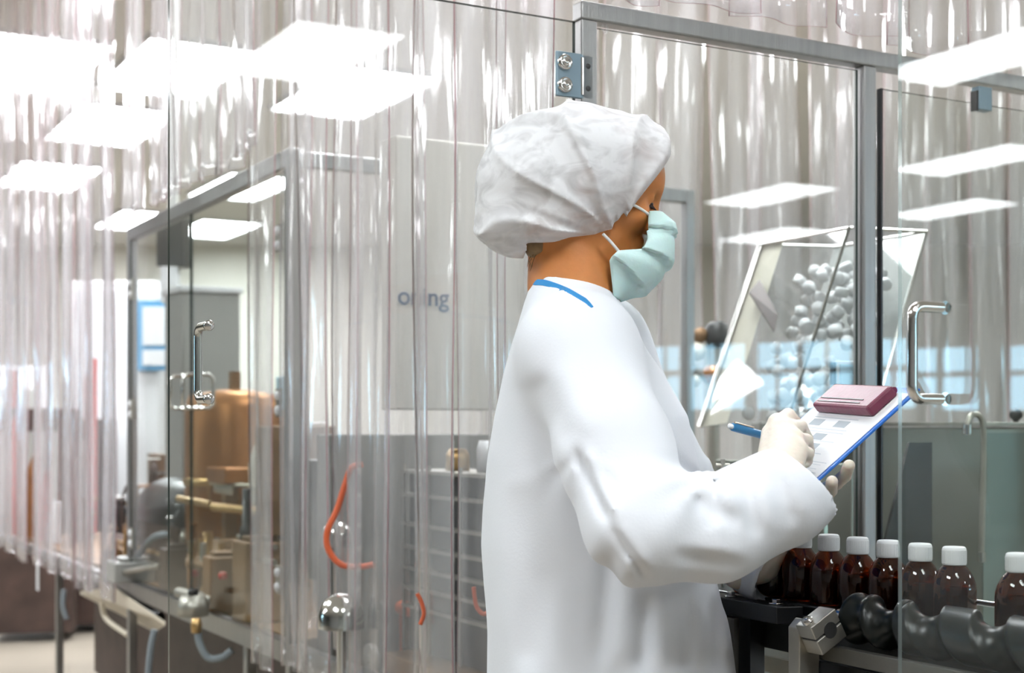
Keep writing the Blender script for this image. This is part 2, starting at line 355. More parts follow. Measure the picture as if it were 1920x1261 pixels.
# --- fixed panes in the front face
p1 = thing('glass_pane', 'clear pane between the two steel posts, with a small etched mark at its top left', 'glass pane', E(A+.004, .01, 0), ROT)
glassbox(MB(), (0, 0, ZB+.01), (.56, .006, ZT-A-.008), 'y').build('pane', ['glass', 'gedge'], p1)
mk = MB()
cx, cz = s_at(1140, 0)-A-.004, CZ+(800-51)/F*2.29
for i in range(3):
    for sx in (-1, 1): mk.tube([(cx+sx*.001, -.0006, cz+(i-1)*.0042), (cx+sx*.0038, -.0006, cz+(i-1)*.0042+.0012), (cx+sx*.0042, -.0006, cz+(i-1)*.0042-.001), (cx+sx*.0015, -.0006, cz+(i-1)*.0042-.0018)], .00035, 5)
mk.tube([(cx+.0065*math.cos(a/12*2*PI), -.0006, cz+.0085*math.sin(a/12*2*PI)) for a in range(13)], .00025, 5)
mk.build('etched_mark', 'white', p1)
p2 = thing('glass_pane', 'black-edged clear pane behind the right-hand glass door', 'glass pane', E(.648, .01, 0), ROT)
glassbox(MB(), (0, 0, ZB+.01), (.59, .006, ZT-A-.035), 'y').build('pane', ['glass', 'gedge'], p2)
MB().box((0, -.003, ZB+.01), (.004, .009, ZT-A-.035)).build('edge_strip', 'black', p2)
sx = s_at(1835, 0)
lt = thing('door_stop', 'small square steel stop hanging from the top rail at the right', 'door stop', E(sx-.02, -.02, ZT-A-.055), ROT)
MB().box((0, 0, 0), (.035, .02, .045)).build('stop_block', 'bluesteel', lt, bevel=.002); MB().box((-.004, .002, -.002), (0, .018, .036)).build('edge_pad', 'black', lt)
# lock plate behind the second post
pl = W(1565, 703, 2.62); s0, t0 = ST(pl)
lk = thing('lock_plate', 'pale blue-grey lock plate behind the steel post, above the clipboard', 'lock', E(s0, t0, pl.z-.018), ROT)
MB().box((0, 0, 0), (.118, .004, .045)).build('backing_plate', 'white', lk, bevel=.002); MB().box((.012, -.004, 0), (.112, 0, .038)).build('face_plate', 'pcap', lk)
MB().box((-.006, -.002, 0), (.002, .006, .042)).build('edge_seal', 'black', lk)

# --- paired far doors in the left face (plane s=0, between t=1.39 and 2.96)
def far_door(t0, t1, label, hinge_t, handle_t):
    d = thing('glass_door', label, 'door', E(.002, t0, 0), ROT)
    glassbox(MB(), (0, 0, ZB+.012), (.006, t1-t0, ZT-.05), 'x').build('pane', ['glass', 'gedge'], d)
    m = MB()
    h = .1
    pts = [(0, 0, -h/2), (-.03, 0, -h/2), (-.042, 0, -h/2+.012), (-.042, 0, h/2-.012), (-.03, 0, h/2), (0, 0, h/2)]
    m.tube(pts, .006, 10); m.tube([(-p[0]+.006, p[1], p[2]) for p in pts], .006, 10)
    m.build('handle', 'chrome', d, loc=(0, handle_t-t0, 1.355))
    for z in (.87, 1.31, 1.72):
        hb = MB().box((-.004, -.02, -.035), (.002, .02, .035)).build('hinge_plate', 'alu', d, loc=(-.002, hinge_t-t0, z))
        for dz in (-.018, .018):
            MB().lathe([(0, .008), (.010, .007), (.0125, 0)], 16, T=TR((-.004, 0, dz), (0, -PI/2, 0))).build('cap_screw', 'wcap', hb)
far_door(1.40, 2.215, 'near leaf of the paired far glass doors, right of their dark meeting edge', 1.43, 2.15)
far_door(2.225, 2.95, 'far leaf of the paired glass doors, beside the far steel post', 2.92, 2.29)

# ================================================================== PVC STRIPS
ORD = ['first', 'second', 'third', 'fourth', 'fifth', 'sixth', 'seventh', 'eighth', 'ninth', 'tenth', 'eleventh', 'twelfth', 'thirteenth', 'fourteenth', 'fifteenth', 'sixteenth', 'seventeenth', 'eighteenth', 'nineteenth', 'twentieth', 'twenty-first', 'twenty-second']
ZS = 3.42
def strip(origin, along, z0, width, amp, label, group, top=ZS, nz=34, thick=.0025):
    al = Vector(along); nrm = Vector((al.y, -al.x, 0)); nx = 17
    ph = random.uniform(0, 6.28); fq = random.choice((1.0, 1.5, 2.0, 1.3)); bow = random.uniform(-.7, .9)*amp*2; lean = random.uniform(-.012, .012)
    ph2 = random.uniform(0, 6.28); cups = random.uniform(.6, 1.5)
    def P(i, j):
        u = i/(nx-1); v = j/(nz-1); z = z0+(top-z0)*v; zz = top-z
        x = (u-.5)*width*(1-.10*math.sin(zz*2.1+ph)**2) + lean*zz
        g = min(1, zz/.5)
        y = amp*(.45+.75*g)*math.sin(2*PI*fq*u+ph+.35*math.sin(zz*1.7+ph2)) + bow*(4*(u-.5)**2)*cups + g*amp*.5*math.sin(zz*3.1+ph2+2*u) + .0025*g*math.sin(zz*11+9*u+ph)*math.sin(PI*u)
        return al*x+nrm*y+Vector((0, 0, z-z0))
    G = [[P(i, j) for i in range(nx)] for j in range(nz)]
    vs = []; fs = []; mi = []
    for sgn in (-.5, .5):
        for row in G:
            for p in row: vs.append(p+nrm*thick*sgn)
    n = nx*nz
    for j in range(nz-1):
        for i in range(nx-1):
            a = j*nx+i; fs.append((a, a+1, a+nx+1, a+nx)); mi.append(0); fs.append((n+a, n+a+nx, n+a+nx+1, n+a+1)); mi.append(0)
    for j in range(nz-1):
        a = j*nx; fs.append((a, a+nx, n+a+nx, n+a)); mi.append(1); a = j*nx+nx-1; fs.append((a, n+a, n+a+nx, a+nx)); mi.append(1)
    for i in range(nx-1): fs.append((i, n+i, n+i+1, i+1)); mi.append(1)
    o = MB().add(vs, fs, mi, True).build('pvc_strip', ['pvc', 'pvcedge'], loc=(origin.x, origin.y, z0)); return tag(o, label, 'plastic strip', group)
def curtain(s0, t0, ds, dt, n, z0, width, amp, where, group, lab='clear hanging pvc strip, %s from the %s %s'):
    al = (RV*ds+LV*dt).normalized(); stepv = RV*ds+LV*dt
    for i in range(n):
        off = (.012 if i % 2 else -.012)
        nrm = Vector((al.y, -al.x, 0))
        p = E(s0, t0)+stepv*i+nrm*off
        zz = z0 if not callable(z0) else z0(i)
        strip(p, al, zz+random.uniform(-.01, .01), width*random.uniform(.95, 1.05), amp, lab % (ORD[i], *where), group)
curtain(-.035, .135, 0, .158, 9, .665, .20, .011, ('person', 'towards the far corner post'), 'strips between the person and the far doors')
curtain(-.035, 1.56, 0, .185, 8, ZT+.01, .20, .010, ('corner post', 'above the paired glass doors'), 'short strips above the paired doors')
curtain(-.035, 3.06, 0, .165, 17, .655, .20, .011, ('far glass doors', 'towards the left edge'), 'strips left of the far glass doors')
curtain(.03, -.03, .18, 0, 9, ZT+.012, .20, .010, ('hinged post', 'above the top rail'), 'short strips above the front top rail')
curtain(.21, 1.62, .19, 0, 16, .72, .21, .012, ('corner', 'in the blurred back curtain'), 'strips of the back curtain')
tag(MB().box((-.01, 0, 0), (.01, 6, .04)).build('curtain_track', 'steel', loc=E(-.035, -.1, ZS), rz=ROT), 'steel track carrying the strips along the left side', 'curtain rail')
tag(MB().box((0, -.01, 0), (1.7, .01, .04)).build('curtain_track', 'steel', loc=E(-.02, -.03, ZS), rz=ROT), 'steel track carrying the short strips above the front rail', 'curtain rail')
tag(MB().box((0, -.01, 0), (3.2, .01, .04)).build('curtain_track', 'steel', loc=E(0, 1.60, ZS), rz=ROT), 'steel track carrying the blurred back curtain', 'curtain rail')

# ================================================================== SDF MODELLER (surface nets)
class Fld:
    def __init__(s, lo, hi, h, zs=None):
        s.x = np.arange(lo[0], hi[0]+h, h, dtype=np.float32); s.y = np.arange(lo[1], hi[1]+h, h, dtype=np.float32)
        s.z = np.array(zs, dtype=np.float32) if zs is not None else np.arange(lo[2], hi[2]+h, h, dtype=np.float32)
        s.F = np.full((len(s.x), len(s.y), len(s.z)), .06, np.float32); s.h = h
    def sub(s, lo, hi, m):
        ix = slice(max(0, np.searchsorted(s.x, lo[0]-m)), np.searchsorted(s.x, hi[0]+m)); iy = slice(max(0, np.searchsorted(s.y, lo[1]-m)), np.searchsorted(s.y, hi[1]+m)); iz = slice(max(0, np.searchsorted(s.z, lo[2]-m)), np.searchsorted(s.z, hi[2]+m))
        return (ix, iy, iz), s.x[ix][:, None, None], s.y[iy][None, :, None], s.z[iz][None, None, :]
    def merge(s, sl, d, k, op='u'):
        a = s.F[sl]
        if op == 'u':
            if k <= 0: s.F[sl] = np.minimum(a, d)
            else:
                h = np.clip(.5+.5*(d-a)/k, 0, 1); s.F[sl] = d*(1-h)+a*h-k*h*(1-h)
        elif op == 's':
            d = -d; k = max(k, 1e-5); h = np.clip(.5-.5*(d-a)/k, 0, 1); s.F[sl] = d*(1-h)+a*h+k*h*(1-h)
    def cone(s, p, q, r1, r2, k=.02, op='u', sy=1.0, m=.05):
        p = np.array(p, float); q = np.array(q, float); R = max(r1, r2)*max(1, 1/sy)
        sl, X, Y, Z = s.sub(np.minimum(p, q)-R, np.maximum(p, q)+R, m+k)
        d = q-p; L2 = max(float(d @ d), 1e-9)
        t = np.clip(((X-p[0])*d[0]+(Y-p[1])*d[1]+(Z-p[2])*d[2])/L2, 0, 1)
        dist = np.sqrt((X-p[0]-t*d[0])**2+((Y-p[1]-t*d[1])*sy)**2+(Z-p[2]-t*d[2])**2)-(r1+(r2-r1)*t)
        s.merge(sl, dist.astype(np.float32), k, op)
    def ell(s, c, r, R=None, k=.02, op='u', m=.05, pw=2):
        c = np.array(c, float); r = np.array(r, float); rr = r.max()
        sl, X, Y, Z = s.sub(c-rr, c+rr, m+k); X = X-c[0]; Y = Y-c[1]; Z = Z-c[2]
        if R is not None:   # columns of R are the local axes
            R = np.array(R); X, Y, Z = (X*R[0, i]+Y*R[1, i]+Z*R[2, i] for i in range(3))
        X = X/r[0]; Y = Y/r[1]; Z = Z/r[2]
        if pw == 2:
            n = np.sqrt(X*X+Y*Y+Z*Z); g = np.sqrt((X/r[0])**2+(Y/r[1])**2+(Z/r[2])**2); d = n*(n-1)/np.maximum(g, 1e-6)
        else:
            n = (abs(X)**pw+abs(Y)**pw+abs(Z)**pw)**(1/pw); d = (n-1)*r.min()
        s.merge(sl, d.astype(np.float32), k, op)
    def loft(s, rows, k=.02, p=2.3):   # rows: z, cx, cy, rx, ry
        rows = sorted(rows); a = np.array(rows, float); lo = (a[:, 1]-a[:, 3]).min(), (a[:, 2]-a[:, 4]).min(), a[0, 0]; hi = (a[:, 1]+a[:, 3]).max(), (a[:, 2]+a[:, 4]).max(), a[-1, 0]
        sl, X, Y, Z = s.sub(np.array(lo), np.array(hi), .05+k); z = s.z[sl[2]]
        cx, cy_, rx, ry = (np.interp(z, a[:, 0], a[:, i])[None, None, :] for i in (1, 2, 3, 4))
        # smooth the interpolation a little
        n = ((abs(X-cx)/rx)**p+(abs(Y-cy_)/ry)**p)**(1/p); d = (n-1)*np.minimum(rx, ry)
        ext = np.maximum(a[0, 0]-Z, Z-a[-1, 0]); d = np.where(ext > 0, np.maximum(d, 0)+ext, np.maximum(d, ext))
        s.merge(sl, d.astype(np.float32), k)
    def grid(s): return s.x[:, None, None], s.y[None, :, None], s.z[None, None, :]
    def mesh(s):
        F = s.F; ins = F < 0; c = np.zeros(tuple(n-1 for n in F.shape), np.int8)
        for i in (0, 1):
            for j in (0, 1):
                for k in (0, 1): c += ins[i:F.shape[0]-1+i, j:F.shape[1]-1+j, k:F.shape[2]-1+k]
        act = (c > 0) & (c < 8); idx = np.full(act.shape, -1, np.int64); I, J, K = np.nonzero(act); idx[act] = np.arange(len(I))
        pos = np.zeros((len(I), 3)); cnt = np.zeros(len(I))
        for ax in range(3):
            o1, o2 = [a for a in range(3) if a != ax]
            for a in (0, 1):
                for b in (0, 1):
                    off = [0, 0, 0]; off[o1] = a; off[o2] = b; A0 = (I+off[0], J+off[1], K+off[2]); off[ax] = 1; A1 = (I+off[0], J+off[1], K+off[2])
                    f0 = F[A0]; f1 = F[A1]; m = (f0 < 0) != (f1 < 0); t = np.where(m, f0/np.where(m, f0-f1, 1), 0)
                    p0 = np.stack([s.x[A0[0]], s.y[A0[1]], s.z[A0[2]]], 1); p1 = np.stack([s.x[A1[0]], s.y[A1[1]], s.z[A1[2]]], 1)
                    pos[m] += (p0+(p1-p0)*t[:, None])[m]; cnt[m] += 1
        pos /= cnt[:, None]; faces = []
        for ax in range(3):
            o1, o2 = [(1, 2), (2, 0), (0, 1)][ax]
            n = list(F.shape); a = [slice(None)]*3; b = [slice(None)]*3; a[ax] = slice(0, n[ax]-1); b[ax] = slice(1, n[ax])
            sc = ins[tuple(a)] != ins[tuple(b)]; P = np.stack(np.nonzero(sc), 1)
            P = P[(P[:, o1] > 0) & (P[:, o2] > 0) & (P[:, o1] < n[o1]-1) & (P[:, o2] < n[o2]-1)]
            fl = ins[tuple(a)][tuple(P.T)]
            q = []
            for d1, d2 in ((-1, -1), (0, -1), (0, 0), (-1, 0)):
                Q = P.copy(); Q[:, o1] += d1; Q[:, o2] += d2; q.append(idx[tuple(Q.T)])
            q = np.stack(q, 1); q[~fl] = q[~fl][:, ::-1]; faces.append(q)
        return pos, np.concatenate(faces)
def smooth_mesh(pos, fc, it=2, lam=.5):
    a = np.concatenate([fc[:, i] for i in range(4)]); b = np.concatenate([fc[:, (i+1) % 4] for i in range(4)])
    for _ in range(it):
        acc = np.zeros_like(pos); c = np.zeros(len(pos))
        for k in range(3): acc[:, k] = np.bincount(a, pos[b, k], len(pos))+np.bincount(b, pos[a, k], len(pos))
        c = np.bincount(a, minlength=len(pos))+np.bincount(b, minlength=len(pos)); pos = pos*(1-lam)+acc/np.maximum(c, 1)[:, None]*lam
    return pos
def npobj(name, pos, fc, m, parent=None, loc=(0, 0, 0)):
    me = bpy.data.meshes.new(name); pos = pos-np.array(loc); me.vertices.add(len(pos)); me.vertices.foreach_set('co', pos.astype(np.float32).ravel())
    me.loops.add(fc.size); me.loops.foreach_set('vertex_index', fc.astype(np.int32).ravel()); me.polygons.add(len(fc))
    me.polygons.foreach_set('loop_start', np.arange(0, fc.size, fc.shape[1], dtype=np.int32)); me.polygons.foreach_set('loop_total', np.full(len(fc), fc.shape[1], np.int32))
    me.polygons.foreach_set('use_smooth', np.ones(len(fc), bool)); me.materials.append(M[m]); me.update(calc_edges=True); me.validate()
    o = bpy.data.objects.new(name, me); COL.objects.link(o)
    if parent: o.parent = parent; o.location = Vector(loc)-parent.location
    else: o.location = loc
    return o
def vn3(X, Y, Z, f, seed):   # cheap smooth pseudo noise: sum of sines
    r = np.random.default_rng(seed); out = 0
    for i in range(5):
        d = r.normal(size=3); d /= np.linalg.norm(d); w = f*r.uniform(.6, 1.6); out = out+np.sin((X*d[0]+Y*d[1]+Z*d[2])*w+r.uniform(0, 6.28))
    return out/5

# ================================================================== PERSON
YC = 1.98
pbase = Vector((.12, YC, 0))
person = thing('person', 'person in white coat, bouffant cap, mint mask and gloves, writing on a clipboard', 'person', pbase)
HS = .93; th = math.radians(18); HO = W(1121, 352, YC)
Hf = np.array([math.cos(th), 0, -math.sin(th)]); Hu = np.array([math.sin(th), 0, math.cos(th)]); Hy = np.array([0, 1, 0.])
HR = np.stack([Hf, Hy, Hu], 1); HOn = np.array(HO)
def H(x, y, z): return HOn+HS*(Hf*x+Hy*y+Hu*z)
# arm joints
shN = W(1082, 655, 1.835); elN = W(1205, 985, 1.70); cuN = W(1468, 932, 1.735)
shF = W(1118, 650, 2.12); elF = W(1292, 965, 2.20); cuF = W(1440, 1070, 2.07)
# board plane
P1 = W(1712, 738, 1.86); wv = (W(1560, 731, 2.085)-P1); BWID = wv.length; wv.normalize()
best = None
for i in range(-200, 200):
    Yq = 1.86+i*.0008; q = W(1540, 893, Yq)-P1; e = abs(q.normalized().dot(wv))
    if best is None or e < best[0]: best = (e, q)
uv = best[1].normalized(); uv = (uv-wv*uv.dot(wv)).normalized(); nv = uv.cross(wv).normalized()
if nv.z < 0: nv = -nv
def onboard(px, py, lift=0):
    d = W(px, py, 1)-Vector((0, 0, CZ)); c = Vector((0, 0, CZ)); t = (P1+nv*lift-c).dot(nv)/d.dot(nv); return c+d*t
# ---- body (skin): head, neck, trunk, arms, legs in one surface
zs = np.concatenate([np.arange(-.005, 1.36, .009), np.arange(1.36, 1.74, .0028)])
B = Fld((-.14, 1.60, 0), (.50, 2.36, 0), .0042, zs)
B.loft([(.86, .13, YC, .10, .15), (1.0, .13, YC, .095, .14), (1.15, .115, YC, .09, .135), (1.30, .12, YC, .09, .15), (1.36, .11, YC, .07, .13), (1.40, .10, YC, .05, .07)], .02)
for sy_ in (-1, 1):
    B.cone((.14, YC+sy_*.09, .88), (.16, YC+sy_*.10, .48), .085, .055, .03); B.cone((.16, YC+sy_*.10, .48), (.12, YC+sy_*.10, .10), .052, .036, .02); B.cone((.11, YC+sy_*.10, .07), (.25, YC+sy_*.115, .045), .035, .028, .02)
for a, b, c, d_ in ((shN, elN, cuN, -1), (shF, elF, cuF, 1)):
    a2 = Vector((a.x, a.y-d_*.01, a.z-.02)); B.cone(a2, b, .045, .034, .03); B.cone(b, b.lerp(c, .9), .034, .023, .01)
B.cone(W(1080, 590, YC), H(-.035, 0, -.055), .062, .055, .03); B.cone(W(1075, 545, YC), H(.01, 0, -.075), .052, .045, .03)
B.ell(H(-.014, 0, .028), np.array([.098, .078, .082])*HS, HR, .02)           # cranium
B.ell(H(.038, 0, .02), np.array([.056, .066, .062])*HS, HR, .02)           # forehead
B.ell(H(.032, 0, -.045), np.array([.052, .056, .066])*HS, HR, .025)        # face
B.ell(H(.056, 0, -.088), np.array([.032, .030, .024])*HS, HR, .02)         # chin
for s_ in (-1, 1):
    B.cone(H(-.005, s_*.052, -.055), H(.05, s_*.022, -.092), .016, .014, .02)   # jaw
    B.ell(H(.058, s_*.042, -.026), np.array([.026, .022, .020])*HS, HR, .02)   # cheek
    B.ell(H(.096, s_*.034, .002), np.array([.020, .019, .0125])*HS, HR, .012, 's')   # socket
    B.ell(H(.0685, s_*.033, .002), np.array([.0165, .015, .0145])*HS, HR, .004)         # closed-lid eyeball
    B.cone(H(.080, s_*.012, .021), H(.068, s_*.05, .022), .006, .005, .012)     # brow ridge
    B.ell(H(-.015, s_*.078, -.012), np.array([.018, .008, .032])*HS, HR, .006)   # ear
B.cone(H(.080, 0, .016), H(.101, 0, -.030), .0055, .0085, .010); B.ell(H(.102, 0, -.032), (.012, .011, .010), HR, .006)
for s_ in (-1, 1): B.ell(H(.092, s_*.011, -.035), (.010, .006, .008), HR, .005)
B.cone(H(.084, -.016, -.060), H(.084, .016, -.060), .0065, .0065, .008); B.cone(H(.082, -.014, -.068), H(.082, .014, -.068), .007, .007, .006)
pos, fc = B.mesh(); pos = smooth_mesh(pos, fc, 1, .4); npobj('body', pos, fc, 'skin', person, pbase)
# eyebrow, lashes
def onhead(x, y, z): return H(x, y, z)
for s_ in (-1, 1):
    eb = MB(); eb.tube([Vector(onhead(.0905-.02*abs(t)**1.5, s_*(.014+.036*t), .0225+.005*math.sin(t*2.6))) for t in [i/8 for i in range(9)]], [.0012, .0022, .0026, .0027, .0026, .0024, .002, .0014, .0007], 6)
    ob = eb.build('eyebrow', 'hair', person); ob.location = -pbase
    el = MB(); base = [Vector(onhead(.0835-.017*((t-.35))**2*3, s_*(.021+.026*t), -.0045+.001*math.cos(t*3))) for t in [i/10 for i in range(11)]]
    el.tube(base, [.0012]+[.0027]*9+[.0012], 6)
    for i in range(11):
        for w_ in (0, .5):
            if i+w_ > 10: continue
            p = base[i].lerp(base[min(10, i+1)], w_); dv = Vector(Hf*.009+Hu*-.006+Hy*s_*.003*(i/10)); el.tube([p, p+dv*.6+Vector(Hu*-.0004), p+dv], [.0009, .0007, .0002], 4)
    ob = el.build('eyelashes', 'lash', person); ob.location = -pbase
# hair under the cap, with the loose nape
Hh = Fld((-.12, 1.84, 1.40), (.33, 2.12, 1.73), .005)
Hh.cone(W(1018, 462, YC-.022), W(1018, 462, YC+.022), .024, .024, .02); Hh.ell(H(-.018, 0, .022), np.array([.101, .083, .084])*HS, HR, .01); Hh.ell(H(-.090, 0, .0), np.array([.07, .06, .058])*HS, HR, .03); Hh.cone(H(-.06, 0, -.02), H(-.07, 0, -.060), .045, .020, .02)
X, Y, Z = Hh.grid(); Hh.F += (.0018*np.sin(X*260+Z*200+Y*90)).astype(np.float32)
# open the face
sl = slice(None); fx = (X-HOn[0])*Hf[0]+(Z-HOn[2])*Hf[2]; fz = (X-HOn[0])*Hu[0]+(Z-HOn[2])*Hu[2]
Hh.F = np.maximum(Hh.F, ((fx-.055)*.8+(-(fz)+.02)*.6).astype(np.float32))
pos, fc = Hh.mesh(); hair = npobj('hair', pos, fc, 'hair', person, pbase)
wisp = MB()
for i in range(60):
    a = W(1000+random.uniform(0, 26), 470+random.uniform(-4, 8), YC-.036+random.uniform(0, .06)); wisp.tube([a, a+Vector((-.004-random.random()*.004, 0, -.008)), a+Vector((-.010*random.random()-.002, random.uniform(-.003, .003), -.016-random.random()*.012))], [.0008, .0006, .0002], 4)
ob = wisp.build('hair_wisps', 'hair', person); ob.location = -pbase
# ---- bouffant cap
Cf = Fld((-.16, 1.80, 1.36), (.36, 2.16, 1.76), .004)
def wp(px, py, y=YC): return np.array(W(px, py, y))
def pe(px, py, rxp, ryp, ry, rot=0, k=.03, op='u'):   # ellipsoid from pixel centre/radii at the head plane
    c = math.cos(rot); s_ = math.sin(rot); R = np.array([[c, 0, s_], [0, 1, 0], [-s_, 0, c]]); Cf.ell(wp(px, py), (rxp/F*YC, ry, ryp/F*YC), R, k, op)
pe(1085, 332, 168, 128, .112, .12); pe(1005, 355, 118, 110, .108, .1); pe(1140, 300, 112, 88, .098, .25); pe(1075, 290, 100, 84, .09, 0); pe(955, 425, 62, 58, .080, .5); pe(1190, 290, 58, 56, .080, .3, .025); pe(1050, 405, 110, 62, .098, 0, .03)
X, Y, Z = Cf.grid()
PX = X/Y*F+960; PY = HY-(Z-CZ)/Y*F
PXc = X/YC*F+960; PYc = HY-(Z-CZ)/YC*F
# cut along the elastic edge: brow -> cheek -> behind the ear
def hp(x0, y0, x1, y1):   # positive on the right/below side of the directed edge, in metres
    dx, dy = x1-x0, y1-y0; L = math.hypot(dx, dy); return ((PXc-x0)*(-dy)+(PYc-y0)*dx)/L*(-1)/F*YC
edge = hp(1252, 305, 1165, 425)
edge2 = hp(1185, 395, 1120, 462)
bot = (PYc-(463+.0*PXc))/F*YC
e = np.maximum(np.minimum(-edge, 1), -9)
Cf.F = np.maximum(Cf.F, (edge*-1).astype(np.float32)) if False else Cf.F
cut = np.maximum(-edge if edge[0, 0, 0] > 0 else edge, -edge2 if edge2[0, 0, 0] > 0 else edge2)
neckcut = np.minimum(np.minimum((PYc-464)/F*YC, (PXc-985)/F*YC), (1235-PXc)/F*YC)
Cf.F = np.maximum(Cf.F, np.maximum(cut, neckcut).astype(np.float32))
# folds run from the crown back-left down to the ear
q = (PXc*.62+PYc*.78); r2 = (PXc*.78-PYc*.62)
rd = np.sqrt((PXc-1150)**2+(PYc-455)**2); an = np.arctan2(PYc-455, PXc-1150)
def ridge(x, p): return (1-np.abs(np.sin(x)))**p
bend = rd*.0045+.5*np.sin(rd*.016+1)+6*(Y-YC)
fold = -.0095*ridge(an*3.1+bend, 3.5)-.007*ridge(an*5.3-bend*.8+1.1, 4)*np.clip(rd/120, .3, 1)-.005*ridge(an*9+bend*1.6+.5, 4)*np.exp(-rd/170)+.004
fold = fold+.0015*np.sin(r2*.05+2*np.sin(q*.03))
Cf.F += fold.astype(np.float32)
pos, fc = Cf.mesh(); pos = smooth_mesh(pos, fc, 1, .3); npobj('bouffant_cap', pos, fc, 'cap', person, pbase)
# elastic hem of the cap
# ---- mask : patch bulging over nose, cheeks and chin
mk = MB(); NU, NV = 32, 60
pc = [(1243, 401), (1262, 420), (1264, 455), (1258, 492), (1240, 525), (1205, 555), (1160, 566)]   # centre profile
pn = [(1211, 405), (1208, 430), (1206, 455), (1196, 476), (1152, 481), (1136, 492), (1147, 566)]   # near edge
yn = [-.045, -.053, -.058, -.062, -.066, -.064, -.040]
def samp(L, v):
    x = v*(len(L)-1); i = min(int(x), len(L)-2); f = x-i; a = np.array(L[i], float); b = np.array(L[i+1], float); return a+(b-a)*f
G = []
for j in range(NV):
    v = j/(NV-1); c = samp(pc, v); n_ = samp(pn, v); y_ = float(samp([[a] for a in yn], v)[0]); row = []
    for i in range(NU):
        u = i/(NU-1)*2-1; a = abs(u); px = c[0]+(n_[0]-c[0])*(a**2.0); py = c[1]+(n_[1]-c[1])*(a**1.5); y = (y_*math.sin(a*PI/2)**.9)*(1 if u > 0 else -1)
        pleat = 6.0*((v*3.4+.15*a) % 1)*(1-a*.3)+1.5*math.sin(14*v+9*a)*a
        p = W(px+pleat-1.5, py, YC); sgn = 1 if u > 0 else -1; saw = (v*3.3+.25*a+.1) % 1; row.append((p.x+.003*saw*(1-a), YC+y+sgn*(-.0065*saw*min(1, a*2.5)-.0015*math.sin(v*20)*a), p.z))
    G.append(row)
# u>0 maps to the near side (y negative)
vs = [p for r in G for p in r]; fs = [(j*NU+i, j*NU+i+1, (j+1)*NU+i+1, (j+1)*NU+i) for j in range(NV-1) for i in range(NU-1)]
mo = mk.add(vs, fs, 0, True).build('face_mask', 'mask', person); mo.location = -pbase
so = mo.modifiers.new('thick', 'SOLIDIFY'); so.thickness = .0018
for (a, b, yy0, yy1) in (((1213, 413), (1170, 395), -.046, -.074), ((1153, 482), (1124, 452), -.066, -.074)):
    for s_ in (-1, 1):
        A_ = W(*a, YC); B_ = W(*b, YC); m = MB()
        pts = []
        for t in [i/6 for i in range(7)]:
            p = A_.lerp(B_, t); pts.append((p.x, YC-s_*(yy0+(yy1-yy0)*t)-s_*-.001, p.z+.001*math.sin(t*PI)))
        ob = m.tube(pts, .0021, 8).build('mask_loop', 'strap', mo)
# ---- coat
zc = np.arange(.50, 1.50, .0058)
C = Fld((-.12, 1.56, 0), (.50, 2.36, 0), .0055, zc)
def rowp(py, l, r, ry, dy=0):
    a = W(l, py, YC); b = W(r, py, YC); return (a.z, (a.x+b.x)/2, YC+dy, (b.x-a.x)/2, ry)
C.loft([rowp(512, 1000, 1108, .056), rowp(545, 990, 1150, .070), rowp(580, 980, 1172, .105), rowp(610, 971, 1186, .140), rowp(650, 958, 1206, .163), rowp(700, 943, 1240, .175), rowp(780, 925, 1288, .178), rowp(860, 913, 1306, .175), rowp(950, 906, 1318, .172), rowp(1020, 903, 1325, .172), rowp(1100, 908, 1345, .176), rowp(1180, 915, 1363, .186), rowp(1261, 917, 1374, .195), (.72, .135, YC, .185, .205), (.50, .14, YC, .20, .22)], .03, 2.2)
C.cone(shF+Vector((-.01, -.02, 0)), shF, .07, .07, .05); C.cone(shF, elF, .072, .066, .04); C.cone(elF, cuF, .060, .050, .03)
# near arm, a crisp armpit crease
C.cone(shN+Vector((.0, .03, .01)), shN, .066, .070, .05)
mid = shN.lerp(elN, .55)
C.cone(shN, mid, .070, .072, .03); C.cone(mid, elN, .072, .068, .014)
fm = elN.lerp(cuN, .5)+Vector((.0, 0, -.020))
C.cone(elN, fm, .068, .062, .02); C.cone(fm, cuN, .064, .059, .02)
C.cone(cuN, cuN+(cuN-fm).normalized()*.03, .059, .050, .01)
C.cone(cuF, cuF+(cuF-elF).normalized()*.012, .046, .045, .008)
# trim the sleeve ends flat and hollow them
def plane_cut(p, n_, rad):
    p = np.array(p); n_ = np.array(n_); sl, X, Y, Z = C.sub(p-rad, p+rad, 0); d = (X-p[0])*n_[0]+(Y-p[1])*n_[1]+(Z-p[2])*n_[2]; dd = (X-p[0])**2+(Y-p[1])**2+(Z-p[2])**2
    C.F[sl] = np.where(dd < rad*rad, np.maximum(C.F[sl], d), C.F[sl]).astype(np.float32)
fd = (cuN-fm).normalized(); fdF = (cuF-elF).normalized()
cutN = cuN+fd*.036; plane_cut(cutN, (fd+Vector((-.15, 0, .35))).normalized(), .10)
cutF = cuF+fdF*.020; plane_cut(cutF, fdF, .085)
C.cone(cutN-fd*.05, cutN+fd*.03, .036, .040, .003, 's', m=0); C.cone(cutF-fdF*.05, cutF+fdF*.03, .036, .041, .003, 's', m=0)
